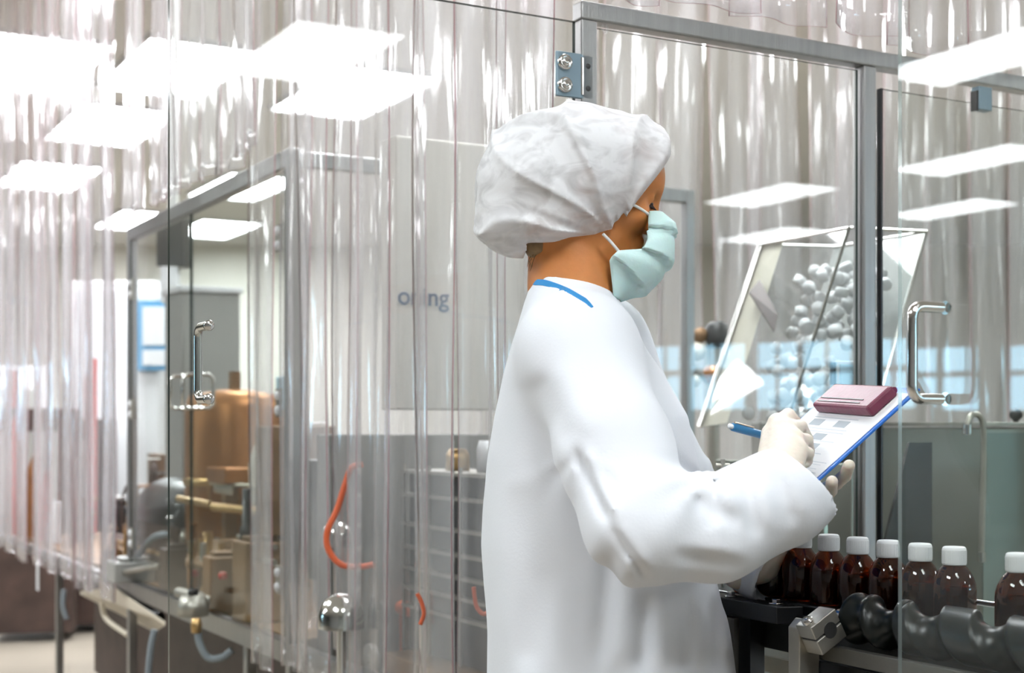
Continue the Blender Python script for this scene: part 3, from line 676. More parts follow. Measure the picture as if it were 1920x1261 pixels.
# neck opening
C.cone(W(1060, 575, YC), W(1072, 480, YC), .050, .056, .008, 's', m=0)
X, Y, Z = C.grid(); PXc = X/YC*F+960; PYc = HY-(Z-CZ)/YC*F; PX = X/Y*F+960; PY = HY-(Z-CZ)/Y*F
wr = np.zeros_like(C.F)
def fan(cx, cy_, n, amp, fall, a0, a1, ph=0):    # creases radiating from a pixel point
    global wr
    dx = PX-cx; dy = PY-cy_; rd = np.sqrt(dx*dx+dy*dy); an = np.arctan2(dy, dx); m = np.exp(-rd/fall)*np.clip((an-a0)*4, 0, 1)*np.clip((a1-an)*4, 0, 1)*np.clip(rd/18, 0, 1)
    wr = wr+amp*m*np.sin(an*n+ph+rd*.012)
def crease(x0, y0, x1, y1, depth, wid):          # a single soft valley with a ridge beside it
    global wr
    dx, dy = x1-x0, y1-y0; L = math.hypot(dx, dy); t = ((PX-x0)*dx+(PY-y0)*dy)/L/L; d = ((PX-x0)*dy-(PY-y0)*dx)/L
    m = np.clip(t*6, 0, 1)*np.clip((1-t)*6, 0, 1)*(Y < YC); wr = wr+depth*m*(np.exp(-(d/wid)**2)-.55*np.exp(-((d-wid*1.9)/wid)**2))
fan(1322, 900, 7, .0035, 120, -3.2, 3.2, .6); fan(1085, 850, 8, .003, 120, .2, 3.0, 1)
for c_ in ((1075, 835, 1145, 985, .010, 9), (1145, 985, 1215, 1088, .007, 8), (1340, 880, 1330, 1000, .006, 14), (1395, 900, 1420, 1010, .006, 15), (1450, 880, 1490, 985, .005, 14), (1290, 930, 1385, 985, .007, 15), (1260, 1040, 1400, 1060, .005, 12),
           (1150, 1010, 1120, 1261, .007, 20), (1215, 1110, 1205, 1261, .008, 16), (1290, 1120, 1285, 1261, .006, 14), (1340, 1130, 1345, 1261, .005, 11), (1000, 700, 1075, 840, .005, 26), (960, 900, 1010, 1100, .003, 30), (1015, 1060, 990, 1261, .004, 26), (1110, 700, 1200, 900, .002, 40)):
    crease(*c_)
wr = wr+.0016*vn3(X, Y, Z, 34, 3)+.0008*vn3(X, Y, Z*.5, 80, 5)
low = np.clip((1.0-Z)*3, 0, 1); ang = np.arctan2(Y-YC, X-.13); wr = wr+low*.010*np.sin(ang*7+.8)
C.F += wr.astype(np.float32)
pos, fc = C.mesh(); pos = smooth_mesh(pos, fc, 2, .45); coat = npobj('coat', pos, fc, 'coat', person, pbase)
coat['label'] = 'long white coat'
# collar band and its blue piping
def band(name, m, pts_c, rad_y, w0, th_, parent, lo=0, hi=1, off=0, a0=-2.55, a1=2.55):
    mb = MB(); n = 44; vs = []
    for i in range(n+1):
        a = a0+(a1-a0)*i/n    # 0 = nape, +-pi = throat
        f = (1-math.cos(a))/2; x = pts_c[0].x+(pts_c[1].x-pts_c[0].x)*f; zt = pts_c[0].z+(pts_c[1].z-pts_c[0].z)*f**.8; y = YC+(rad_y+off)*math.sin(a)
        ox = -math.cos(a)*off
        for kz in (hi, lo):
            fl = .006*(1-kz)
            vs.append((x+ox-math.cos(a)*fl, y+math.sin(a)*fl*1.0, zt-w0*(1-kz)))
    fs = [(2*i, 2*i+2, 2*i+3, 2*i+1) for i in range(n)]; o = mb.add(vs, fs, 0, True).build(name, m, parent)
    sm = o.modifiers.new('thick', 'SOLIDIFY'); sm.thickness = th_; sm.offset = 1; return o
cp = (W(1000, 508, YC), W(1150, 572, YC))
from mathutils.bvhtree import BVHTree
bv = BVHTree.FromPolygons([Vector(p) for p in pos.tolist()], fc.tolist()); near = []
ck = arc_path([(995, 527, 0), (1004, 529, 0), (1020, 530, 0), (1040, 536, 0), (1062, 545, 0), (1085, 558, 0), (1100, 567, 0), (1111, 576, 0)], 5)
for c_ in ck:
    d_ = (W(c_.x, c_.y, 1)-co.location).normalized(); h_ = bv.ray_cast(co.location, d_)
    if h_[0] is not None and h_[0].y < YC: near.append(h_[0])
nn = len(near); far = [Vector((p.x, 2*YC-p.y, p.z)) for p in near]
back = []
for k in range(1, 8):
    a = PI*k/8; p0 = near[0]; back.append(Vector((p0.x+.002*math.sin(a), YC+(p0.y-YC)*math.cos(a), p0.z-.002*math.sin(a))))
path = near[::-1]+back+far; m = MB(); vs = []
for i, p in enumerate(path):
    tg_ = (path[min(i+1, len(path)-1)]-path[max(i-1, 0)]).normalized(); out = Vector((p.x-.10, p.y-YC, .03)).normalized(); out = (out-tg_*out.dot(tg_)).normalized(); dn = tg_.cross(out).normalized()
    if dn.z < 0: dn = -dn
    w_ = .0042*(1 if 6 < i < len(path)-7 else .35+.65*min(i, len(path)-1-i)/7)
    for a_, b_2 in ((-1, .4), (1, .4), (1, -1), (-1, -1)): vs.append(p+dn*w_*a_+out*.0016*b_2+out*.0006)
m.add(vs, [(4*i+k, 4*i+(k+1) % 4, 4*i+4+(k+1) % 4, 4*i+4+k) for i in range(len(path)-1) for k in range(4)]+[(3, 2, 1, 0), tuple(len(vs)-4+k for k in range(4))], 0, False)
tb = m.build('collar_piping', 'trim', coat); tb.location = -pbase; tb['label'] = 'blue piping along the collar'
# trousers and shoes
Tz = np.arange(.03, .60, .012); T = Fld((-.02, 1.80, 0), (.32, 2.16, 0), .010, Tz)
for s_ in (-1, 1): T.cone((.16, YC+s_*.10, .58), (.12, YC+s_*.10, .05), .085, .062, .01)
pos, fc = T.mesh(); npobj('trousers', pos, fc, 'coat', person, pbase)
for s_ in (-1, 1):
    S = Fld((-.02, YC-.06+s_*.11, -.004), (.34, YC+.06+s_*.11, .13), .006); S.cone((.08, YC+s_*.10, .055), (.26, YC+s_*.118, .035), .045, .036, .02); S.cone((.09, YC+s_*.10, .09), (.10, YC+s_*.10, .05), .042, .045, .02)
    X, Y, Z = S.grid(); S.F = np.maximum(S.F, (.001-Z).astype(np.float32)+0*S.F); pos, fc = S.mesh(); npobj('shoe', pos, fc, 'white', person, pbase)
# ---- hands
def fing(f, pts, r, k=.004):
    pts = [Vector(p) for p in pts]
    for i in range(len(pts)-1):
        ra = r*(1-.10*i); f.cone(pts[i], pts[i+1], ra, ra*.92, k if i == 0 else .002)
# right hand, loosely closed round the pen
bl = onboard(1495, 850)
wR = W(1462, 900, 1.765); h1 = Fld((.25, 1.66, 1.10), (.46, 1.98, 1.32), .0019)
tip = onboard(1512, 838, .002)
K = [W(1458, 793, 1.845), W(1474, 803, 1.825), W(1487, 822, 1.806), W(1495, 845, 1.79)]
print('board depth at 1500,850', bl.y, 'tip', tip)
for q_ in K: h1.cone(wR, q_, .021, .0125, .014)
h1.cone(wR-Vector((.02, 0, .03)), wR, .026, .023, .01)
Pm = [W(1478, 779, 1.875), W(1500, 800, 1.862), W(1511, 826, 1.842), W(1514, 850, 1.822)]
Dm = [W(1498, 800, 1.895), W(1512, 822, 1.875), W(1515, 845, 1.85), W(1512, 864, 1.828)]
Tm = [W(1506, 820, 1.893), W(1508, 838, 1.868), W(1508, 857, 1.842), W(1502, 872, 1.818)]
for i in range(4): fing(h1, (K[i], Pm[i], Dm[i], Tm[i]), (.0108, .0108, .0104, .0094)[i], .007)
fing(h1, (W(1436, 862, 1.80), W(1443, 812, 1.845), W(1462, 792, 1.878), W(1482, 800, 1.898)), .0118, .008)
X, Y, Z = h1.grid(); h1.F += (.0004*np.sin(Z*900+Y*300)*np.exp(-((Z-(wR.z+.01))/.02)**2)).astype(np.float32)
pos, fc = h1.mesh(); pos = smooth_mesh(pos, fc, 1, .4); npobj('right_glove', pos, fc, 'glove', person, pbase)
# left hand, palm up beneath the board, fingertips curled past its near edge
wL = W(1425, 1056, 2.07); h2 = Fld((.28, 1.72, .98), (.52, 2.14, 1.32), .0021)
def und(px, py, dn): return onboard(px, py, -dn)
K2 = [W(1496, 945, 2.03), W(1484, 960, 2.02), W(1472, 975, 2.02), W(1462, 990, 2.025)]
for q_ in K2: h2.cone(wL, q_, .022, .0135, .014)
h2.cone(wL-Vector((.03, 0, .01)), wL, .028, .024, .01)
E1 = P1+uv*((W(1590, 857, 1.85)-P1).dot(uv)); E2 = P1+uv*((W(1562, 882, 1.85)-P1).dot(uv))
tips = [W(1592, 872, 1.815), W(1560, 902, 1.805), W(1520, 915, 1.84), W(1495, 935, 1.85)]
pips = [W(1568, 905, 1.93), W(1548, 930, 1.92), W(1515, 945, 1.92), W(1490, 955, 1.93)]
for i in range(4):
    dd = pips[i].lerp(tips[i], .55)-nv*.004; fing(h2, (K2[i], pips[i], dd, tips[i]), (.0105, .0105, .010, .009)[i], .006)
fing(h2, (W(1450, 995, 2.07), W(1490, 935, 2.11), W(1530, 895, 2.115)), .0115, .006)
# keep everything of this hand below the board
X, Y, Z = h2.grid(); dpl = (X-P1.x)*nv.x+(Y-P1.y)*nv.y+(Z-P1.z)*nv.z; dw = (X-P1.x)*wv.x+(Y-P1.y)*wv.y+(Z-P1.z)*wv.z
h2.F = np.maximum(h2.F, np.minimum(dpl+.0042, dw+.001).astype(np.float32))
pos, fc = h2.mesh(); pos = smooth_mesh(pos, fc, 1, .4); npobj('left_glove', pos, fc, 'glove', person, pbase)

# ================================================================== CLIPBOARD, PAPER, PEN
Mb = Matrix((( *uv, ), ( *wv, ), ( *nv, ))).transposed().to_4x4(); BL = .305
bd = thing('clipboard', 'blue clipboard with a maroon clip, held out at a slant by the gloved hands', 'clipboard', P1)
BM = Matrix.Translation((0, 0, 0)) @ Mb      # local: x along length (down), y across, z up from the board
MB().box((-.012, 0, -.0035), (BL, BWID, 0), T=BM).build('board', 'blue', bd, bevel=.0012)
cl = MB().box((.004, .030, .0012), (.052, .195, .018), T=BM).build('clip', 'maroon', bd, bevel=.004)
MB().box((.036, .06, .0182), (.0375, .185, .0188), T=BM).box((.043, .06, .0182), (.0445, .185, .0188), T=BM).build('clip_groove', 'darksteel', cl)
MB().tube([BM @ Vector((.004, .035, .008)), BM @ Vector((.004, .19, .008))], .005, 12).build('clip_hinge', 'maroon', cl)
pp = MB().box((.001, .006, .0003), (.292, BWID-.007, .0012), T=BM)
def mark(x0, y0, x1, y1, mi): pp.box((x0, y0, .0012), (x1, y1, .00135), mi, T=BM)
for x, ys in ((.064, ((.075, .11), (.15, .185))), (.092, ((.10, .135),)), (.112, ((.09, .12), (.16, .18)))):
    for a, b in ys: mark(x, a, x+.013, b, 1)
for x in (.059, .082, .088, .106, .130): mark(x, .06, x+.0012, .19, 2)
for x in (.145, .165, .19, .22): mark(x, .02, x+.0009, .205, 2)
for i in range(14): mark(.150+.008*i, .03, .1506+.008*i, .03+random.uniform(.04, .15), 2)
pt = pp.build('paper_sheet', ['paper', 'ink', 'inkl'], loc=P1); tag(pt, 'printed white form clipped onto the blue board', 'paper')
ta = W(1367, 798, 1.83); tdir = (tip-ta).normalized(); pL = (tip-ta).length
print('pen length', pL)
pen = thing('pen', 'dark blue ballpoint pen with a metal clip, held in the right glove', 'pen', ta)
Rp = tdir.to_track_quat('Z', 'Y').to_matrix().to_4x4()
MB().lathe([(.0045, .006), (.0056, .009), (.0056, .060), (.0052, pL-.03), (.0045, pL-.014), (.0012, pL-.001)], 20, T=Rp).build('barrel', 'penblue', pen)
MB().lathe([(.002, 0), (.0034, .001), (.0034, .006)], 16, T=Rp).build('push_button', 'wcap', pen)
upv = (Rp.inverted() @ Vector((0, -.45, 1))).normalized(); upv.z = 0; upv.normalize()
cm = MB(); R3 = Rp @ Matrix(((upv.y, upv.x, 0, 0), (-upv.x, upv.y, 0, 0), (0, 0, 1, 0), (0, 0, 0, 1)))
cm.box((-.0014, .0058, .010), (.0014, .0074, .050), T=R3); cm.box((-.0014, .004, .008), (.0014, .0074, .011), T=R3); cm.build('pocket_clip', 'gold', pen, bevel=.0004)
#PART3
# ================================================================== BOTTLES ON THE CONVEYOR
def bottle():
    t = thing('amber_bottle', 'b', 'bottle', (0, 0, 0), 0, 'amber medicine bottles on the conveyor')
    MB().lathe([(0, .0), (.024, 0), (.0268, .003), (.0275, .006), (.0275, .044), (.0268, .051), (.0242, .0595), (.0205, .0665), (.0165, .072), (.0128, .0755), (.0118, .079), (.0118, .084)], 36).build('glass_body', 'amber', t)
    MB().lathe([(0, .002), (.0235, .002), (.0262, .006), (.0264, .043), (.0258, .049), (.0, .0495)], 28).build('liquid', 'syrup', t)
    m = MB(); n = 60; prof = [(.0, .0755), (.0146, .0755), (.0150, .077), (.0150, .094), (.0143, .0972), (.0125, .0985), (.0, .0990)]
    m.lathe(prof, 40)
    for k in range(40):
        a = 2*PI*k/40; m.box((-.0003, -.0004, .078), (.0004, .0004, .094), T=Matrix.Rotation(a, 4, 'Z') @ Matrix.Translation((.0150, 0, 0)))
    m.build('screw_cap', 'wcap', t); return t
bp = bottle(); names = ['white-capped amber bottle alone at the right edge, spaced off by the screw', 'white-capped amber bottle above the widest crest of the black screw', 'amber bottle just right of the glass door edge, seen through the door', 'amber bottle just left of the upright edge of the right glass door', 'amber bottle in front of the foot of the steel post, left of the door edge',
                        'amber bottle right below the pale green tube', 'amber bottle partly behind the sleeve, left of the one under the green tube', 'amber bottle mostly hidden behind the sleeve cuff', 'amber bottle farthest back in the row, behind the coat cuff']
ts = [-.735, -.633]+[-.633+.0585*k for k in range(1, 8)]
for i, t_ in enumerate(ts):
    o = bp if i == 0 else copy_tree(bp); p = E(.163, t_, 1.0); o.location = p; o.rotation_euler = (0, 0, i*.7); o['label'] = names[i]
o = copy_tree(bp); o.location = E(.163, -.845, 1.0); o['label'] = 'amber bottle beyond the right edge of the picture on the conveyor'
cv = thing('conveyor', 'dark conveyor bed carrying the row of amber bottles past the black screw', 'conveyor', E(.163, -1.0, .94), ROT)
MB().box((-.030, 0, .035), (.030, .97, .0595)).build('belt', 'black', cv, bevel=.003)
MB().box((-.045, 0, -.01), (-.034, .97, .045)).build('near_side_rail', 'darksteel', cv, bevel=.002)
MB().box((.034, 0, -.01), (.045, .97, .05)).build('far_side_rail', 'darksteel', cv, bevel=.002)
MB().tube([(.046, 0, .085), (.046, .95, .085)], .004, 10).build('guide_rod', 'chrome', cv)
for y in (.1, .5, .9):
    MB().box((-.030, y, -.94), (.030, y+.04, -.012)).build('leg', 'darksteel', cv)
    MB().tube([(.046, y, .085), (.046, y, .04)], .004, 8).build('rod_bracket', 'chrome', cv)
# --- black feed screw with growing pitch
fs_ = thing('feed_screw', 'black plastic feed screw with deep scooped turns, in front of the bottles', 'feed screw', E(.094, -.533, 1.0), ROT)
m = MB(); nz, na = 260, 44; Ls = .62; vs = []; fcs = []
PC = [-.075, -.0165, .042, .100, .202, .304, .406, .508, .610]
def phase(y): return float(np.interp(y, PC, range(len(PC))))
for j in range(nz+1):
    y = Ls*j/nz
    for k in range(na):
        a = 2*PI*k/na; w = phase(y)-a/(2*PI); pit = .0585 if y < .100 else .102; f = abs(w-round(w))*pit
        dep = max(0, 1-(f/.0255)**2)**.6
        ramp = min(1, max(0, (y-.004)/.03)); r = .034-.0165*dep*ramp
        vs.append((math.cos(a)*r, -y, math.sin(a)*r))
for j in range(nz):
    for k in range(na): fcs.append((j*na+k, (j+1)*na+k, (j+1)*na+(k+1) % na, j*na+(k+1) % na))
m.add(vs, fcs, 0, True).add(vs[:na], [tuple(range(na))]).add(vs[-na:], [tuple(range(na-1, -1, -1))]); m.build('screw_body', 'rubber', fs_)
MB().tube([(0, .035, 0), (0, -.001, 0)], .009, 20).build('shaft', 'chrome', fs_)
# --- black mounting plate with hex bolts
bpz = thing('mounting_plate', 'black plate with two hex bolts below the sleeve, left of the screw bracket', 'plate', E(.080, -.385, .975), ROT)
MB().add([(0, -.0, 0), (.036, -.015, 0), (.036, .30, 0), (0, .30, 0), (0, 0, .0245), (.036, -.015, .0245), (.036, .30, .0245), (0, .30, .0245)], [(0, 3, 2, 1), (4, 5, 6, 7), (0, 1, 5, 4), (1, 2, 6, 5), (2, 3, 7, 6), (3, 0, 4, 7)]).build('plate', 'black', bpz, bevel=.0015)
for (x, y) in ((.020, .025), (.018, .125)):
    b = MB().lathe([(0, 0), (.0098, 0), (.0098, .0018), (.0, .0019)], 24).build('washer', 'chrome', bpz, loc=(x, y, .0246))
    MB().lathe([(.0062, 0), (.0062, .0045), (.0055, .0052)], 6, smooth=False).build('hex_bolt', 'chrome', b, loc=(0, 0, .0019))
MB().box((.010, .07, -.975), (.036, .096, 0)).build('support_column', 'black', bpz); MB().box((.004, .10, -.975), (.020, .135, -.004)).build('steel_column', 'alu', bpz)
# --- bracket + split clamp holding the screw shaft
br = thing('shaft_bracket', 'steel bracket with a tilted split clamp at the left end of the screw', 'bracket', E(.072, -.518, .905), ROT)
prof = [(-.064, 0), (-.032, 0), (-.028, .083), (-.036, .094), (-.052, .097), (-.064, .086)]
def prism(mb, pr, y0, y1, mi=0, T=None):
    n = len(pr); v = [(x, y0, z) for x, z in pr]+[(x, y1, z) for x, z in pr]; return mb.add(v, [tuple(range(n)), tuple(range(2*n-1, n-1, -1))]+[(i, i+n, (i+1) % n+n, (i+1) % n) for i in range(n)], mi, False, T)
prism(MB(), prof, 0, .022).build('upright', 'alu', br, bevel=.0015)
TC = TR((-.042, -.030, .084), (0, -.5, 0)); cb_ = MB().box((-.022, 0, .0012), (.024, .030, .020), T=TC).box((-.022, 0, -.022), (.024, .030, -.0012), T=TC).build('split_clamp', 'alu', br, bevel=.0012)
MB().box((-.021, .003, -.0012), (.023, .028, .0012), T=TC).build('clamp_slot', 'black', cb_)
MB().tube([TC @ Vector((.004, -.0008, 0)), TC @ Vector((.004, .003, 0))], .0105, 28).build('shaft_end', 'darksteel', cb_)
MB().lathe([(.0068, 0), (.0072, .001), (.0072, .007), (.0, .0075)], 20, T=TC @ TR((-.014, .012, .020))).build('clamp_bolt', 'chrome', cb_)
bs = thing('base_block', 'steel block with a black knob at the bottom edge, under the clamp bracket', 'block', E(.040, -.50, .875), ROT)
MB().box((-.045, 0, 0), (.075, .06, .0295)).build('block', 'alu', bs, bevel=.0015); MB().box((-.045, .01, -.875), (-.015, .05, 0)).build('leg', 'alu', bs)
MB().tube([(-.03, -.002, .014), (-.03, -.022, .012)], [.009, .0105], 16).build('knob', 'black', bs); MB().tube([(-.002, -.001, .015), (-.002, -.006, .015)], .007, 20).build('screw_head', 'chrome', bs)
tag(MB().box((0, 0, 0), (.014, .62, .020)).build('side_rail', 'alud', loc=E(.045, -1.12, .948), rz=ROT, bevel=.001), 'flat steel rail running under the black screw to the lower right', 'rail')
tag(MB().box((0, 0, 0), (.03, .70, .014)).build('side_rail', 'alud', loc=E(.060, -1.15, .890), rz=ROT, bevel=.001), 'lower steel rail at the bottom right corner below the screw', 'rail')
gl = thing('cable_duct', 'dark duct with small fittings under the black screw', 'duct', E(.068, -1.1, .84), ROT)
MB().box((0, 0, 0), (.05, .62, .10)).build('duct', 'black', gl)
for y in (.12, .22, .35, .42, .5): MB().box((-.006, y, .03), (-.001, y+.03, .075)).build('fitting', 'darksteel', gl, bevel=.001)
# frame and rails seen below the plate, left of the bracket
for i, (z, w, mm, l) in enumerate(((.90, .03, 'alu', 'upper pale machine beam behind the black column, below the plate'), (.845, .02, 'chrome', 'bright thin machine beam behind the black column'), (.79, .03, 'alu', 'lower pale machine beam behind the black column'))):
    tag(MB().box((0, 0, 0), (.025, .9, w)).build('machine_beam', mm, loc=E(.19+.02*i, -.9, z), rz=ROT, bevel=.002), l, 'beam')
bx = thing('machine_plinth', 'brown-grey steel machine base under the conveyor', 'machine base', E(.22, -1.0, 0), ROT)
MB().box((0, 0, 0), (.7, .96, .80)).build('housing', 'greyp', bx, bevel=.004); MB().box((-.003, .25, .62), (.001, .9, .70)).build('slot', 'black', bx)
# --- stainless cabinet behind
cab = thing('stainless_cabinet', 'brushed stainless cabinet standing behind the bottles, below the blue reflections', 'cabinet', E(1.04, .13, 0), ROT)
MB().box((0, 0, 0), (.9, .50, 1.249)).build('housing', 'greenp', cab, bevel=.004); MB().box((.0, -.003, .03), (.9, -.0005, 1.238)).build('shaded_front_panel', 'greenshade', cab)  # front sheet carries the face's shade in its darker colour
MB().box((-.006, -.008, 1.252), (.91, .51, 1.260)).build('top_lip', 'alu', cab, bevel=.001)
wb = thing('welded_pipe', 'bent steel pipe rising over the corner of the stainless cabinet', 'pipe', E(1.0, .09, 0), ROT)
pz = W(1815, 770, 2.85)
MB().tube(arc_path([(-.005, 0, 1.0), (0, 0, 1.15), (0, 0, 1.245), (-.012, 0, 1.272), (-.035, .0, 1.272), (-.045, .0, 1.25)]), .006, 12).build('pipe', 'alu', wb)
MB().tube([(-.045, 0, 1.255), (-.045, 0, 1.235)], .009, 14).build('ferrule', 'chrome', wb); MB().tube([(-.005, 0, 1.0), (-.005, 0, .98)], .008, 12).build('end_cap', 'chrome', wb)
q = W(1905, 781, 2.95); tag(MB().lathe([(0, .028), (.008, .027), (.0135, .018), (.0135, .010), (.006, .003), (.005, 0)], 20).build('knob', 'black', loc=(q.x, q.y, 1.2605)), 'round black knob on top of the stainless cabinet at the right', 'knob')
tag(MB().tube(arc_path([W(1530, 925, 2.30), W(1543, 950, 2.28), W(1548, 980, 2.26), W(1549, 1040, 2.25), W(1552, 1120, 2.25)]), .0034, 10).build('thin_tube', 'mint'), 'thin pale green tube dropping behind the amber bottles', 'tube')
pb = thing('side_panel_unit', 'grey panel with a dark slanting guard, behind the bottles', 'panel', E(.66, .10, 0), ROT)
MB().box((0, 0, 0), (.015, .42, 1.18)).build('panel', 'greenp', pb, bevel=.002)
prism(MB(), [(0, .80), (.20, .80), (.20, 1.22), (.14, 1.22)], -.01, -.003).build('dark_guard', 'black', pb)
# --- inclined cap elevator (clear box with white caps)
A_, B_, C_ = W(1427, 458, 3.38), W(1592, 427, 2.98), W(1737, 434, 3.22); D_ = A_+(C_-B_)
a_, b_, c_ = W(1312, 800, 3.30), W(1480, 776, 2.90), W(1640, 776, 3.12); d_ = a_+(c_-b_)
hpz = thing('cap_elevator', 'slanting clear box full of white caps, seen through the pane right of the face', 'cap hopper', ((a_+b_+c_+d_)/4))
hb = (a_+b_+c_+d_)/4; L_ = lambda v: tuple(v-hb)
MB().add([L_(v) for v in (a_, b_, c_, d_, A_, B_, C_, D_)], [(0, 1, 5, 4), (1, 2, 6, 5), (2, 3, 7, 6), (3, 0, 4, 7)]).build('clear_walls', 'hopper', hpz)
MB().tube([L_(B_), L_(b_)], .0035, 8).build('front_edge_bar', 'alud', hpz)
ed = MB()
for p, q_, r in ((A_, B_, .004), (B_, C_, .004), (A_, a_, .007), (C_, c_, .004), (C_, D_, .004), (D_, A_, .004)): ed.tube([L_(p), L_(q_)], r, 8)
ed.build('edge_frame', 'chrome', hpz)
m_ = W(1405, 548, 3.28); n_ = W(1452, 622, 3.08); dv = (n_-m_); up = Vector((0, 0, .0)); wv2 = (W(1440, 545, 3.28)-m_)
MB().hexa([L_(v) for v in (m_, n_, n_+Vector((0, .01, 0)), m_+Vector((0, .01, 0)), m_+wv2*.55+Vector((0, 0, .028)), n_+wv2*.2+Vector((0, 0, .035)), n_+wv2*.2+Vector((0, .01, .035)), m_+wv2*.55+Vector((0, .01, .028)))]).build('cross_strap', 'darkbrown', hpz)
MB().hexa([L_(v) for v in (a_+Vector((0, .02, 0)), b_*.35+a_*.65+Vector((0, .02, 0)), b_*.35+a_*.65+Vector((0, .03, 0)), a_+Vector((0, .03, 0)), A_+Vector((0, .02, 0)), B_*.3+A_*.7+Vector((0, .02, 0)), B_*.3+A_*.7+Vector((0, .03, 0)), A_+Vector((0, .03, 0)))]).build('side_plate', 'cream', hpz)
MB().add([L_(v) for v in (d_, c_, C_, D_, d_+Vector((0, .01, 0)), c_+Vector((0, .01, 0)), C_+Vector((0, .01, 0)), D_+Vector((0, .01, 0)))], [(0, 3, 2, 1), (4, 5, 6, 7), (0, 1, 5, 4), (1, 2, 6, 5), (2, 3, 7, 6), (3, 0, 4, 7)]).build('back_plate', 'greyp', hpz)
MB().box(L_(Vector((hb.x-.06, hb.y-.02, .9))), L_(Vector((hb.x+.10, hb.y+.10, hb.z-.002)))).build('outlet_chute', 'greyp', hpz, bevel=.005); 
cc = MB().lathe([(0, 0), (.0146, 0), (.0146, .018), (.0125, .021), (0, .0215)], 18).build('loose_cap', 'wcap'); tag(cc, 'small white bottle cap lying in the clear slanting elevator', 'cap', 'white caps in the clear elevator')
nc = 0; cand = []
for i in range(150):
    u = random.uniform(.28, .9); v = random.random()*.86; w = random.uniform(.25, .8)
    p = a_.lerp(b_, u).lerp(A_.lerp(B_, u), v)+(c_-b_)*w
    if all((p-c).length > .026 for c in cand): cand.append(p)
for i, p in enumerate(cand):
    o = cc if i == 0 else cc.copy()
    if i: COL.objects.link(o)
    o.location = p; o.rotation_euler = (random.uniform(0, 3), random.uniform(0, 3), 0)
# far valve cluster right of the inner post
q = W(1338, 640, 4.3); vc = thing('valve_cluster', 'blurred dark knob on pinkish valve fittings between the inner post and clear box', 'valve', (q.x, q.y, .75))
z0 = q.z-.75
MB().tube([(0, 0, 0), (0, 0, z0-.02)], .018, 12).build('stem', 'alu', vc); MB().lathe([(.0, -.02), (.03, -.02), (.034, 0), (.034, .05), (.02, .06), (0, .06)], 18, T=TR((.01, 0, z0))).build('knob', 'darksteel', vc)
for dx, dz, mm, r in ((-.05, -.03, 'cream', .03), (.04, -.06, 'cream', .028), (-.04, .02, 'brown', .025), (.0, -.10, 'copper', .035), (-.06, -.12, 'cream', .022), (.055, .0, 'brown', .02)):
    MB().lathe([(0, -r), (r*.7, -r*.7), (r, 0), (r*.7, r*.7), (0, r)], 14, T=TR((dx, 0, z0+dz))).build('fitting', mm, vc)
MB().tube([(-.07, 0, z0-.07), (.03, .0, z0-.16)], .012, 10).build('lever', 'alu', vc)
q = W(1355, 872, 2.22); ft = thing('hose_fitting', 'tiny steel cross fitting showing above the near sleeve', 'fitting', q)
MB().tube([(-.011, 0, 0), (.011, 0, 0)], .0035, 8).tube([(0, 0, -.008), (0, 0, .010)], .004, 8).build('cross_body', 'alu', ft); MB().tube(arc_path([(.01, 0, 0), (.03, 0, .003), (.06, .01, 0)]), .0006, 5).build('wire', 'darksteel', ft)
MB().tube([(0, 0, -.008), (0, 0, -(q.z-.80))], .003, 8).build('stem', 'alu', ft)

# ================================================================== MACHINERY BEHIND THE PAIRED DOORS
dk = thing('machine_deck', 'brownish steel deck of the machine behind the paired glass doors', 'machine deck', E(.05, 1.45, 0), ROT)
MB().box((0, 0, .665), (1.15, 3.9, .715)).build('deck_top', 'brown', dk, bevel=.004); MB().box((.25, .1, .1), (1.05, 3.4, .662)).build('base', 'darkbrown', dk)
for (x, y) in ((.28, .2), (.28, 3.1), (.9, 1.2)): MB().box((x, y, 0), (x+.06, y+.06, .1)).build('foot', 'black', dk)
def at(px, t): s = s_at(px, t); return s
def zat(py, s, t): return CZ-(py-HY)/F*E(s, t).y
tk = W(440, 840, 4.75); t = thing('copper_tank', 'large copper-brown tank behind the near leaf of the paired doors', 'tank', (tk.x, tk.y, .716))
MB().lathe([(0, 0), (.16, 0), (.165, .02), (.165, .60), (.15, .64), (.05, .66), (0, .66)], 36).build('vessel', 'copper', t)
MB().lathe([(.168, 0), (.172, .005), (.172, .02), (.168, .025)], 36, T=TR((0, 0, .34))).build('hoop', 'brass', t); MB().tube([(0, 0, .66), (0, 0, .72)], .02, 12).build('neck', 'brown', t)
MB().tube(arc_path([(-.05, -.165, .30), (-.04, -.2, .36), (.0, -.2, .38), (.04, -.2, .34), (.05, -.165, .28)]), .004, 8).build('wire_bail', 'brass', t)
fn = W(472, 868, 4.30); t = thing('cream_funnel', 'cream plastic funnel in front of the copper tank', 'funnel', (fn.x, fn.y, .93))
MB().lathe([(.012, 0), (.014, .05), (.035, .12), (.055, .20), (.050, .26), (.02, .30), (0, .305)], 20, T=TR((0, 0, 0), (0, .22, 0))).build('cone', 'cream', t); MB().tube([(0, 0, -.214), (0, 0, .02)], .012, 10).build('stand', 'alu', t)
gb = W(372, 640, 5.55); t = thing('control_cabinet', 'grey control cabinet behind the near bow handle', 'cabinet', (gb.x, gb.y, .716), ROT)
MB().box((-.10, -.12, 0), (.13, .12, 1.05)).build('housing', 'greyp', t, bevel=.005); MB().box((-.11, -.13, 1.052), (.14, .13, 1.075)).build('lid', 'white', t, bevel=.003)
MB().box((-.09, -.125, .35), (-.02, -.121, .9)).build('door_seam_panel', 'greyp', t)
hd_ = E(.25, 3.0, .716); t = thing('black_hood', 'black curved hood over the machine behind the far door leaf', 'hood', hd_, ROT)
n = 16; vs = []
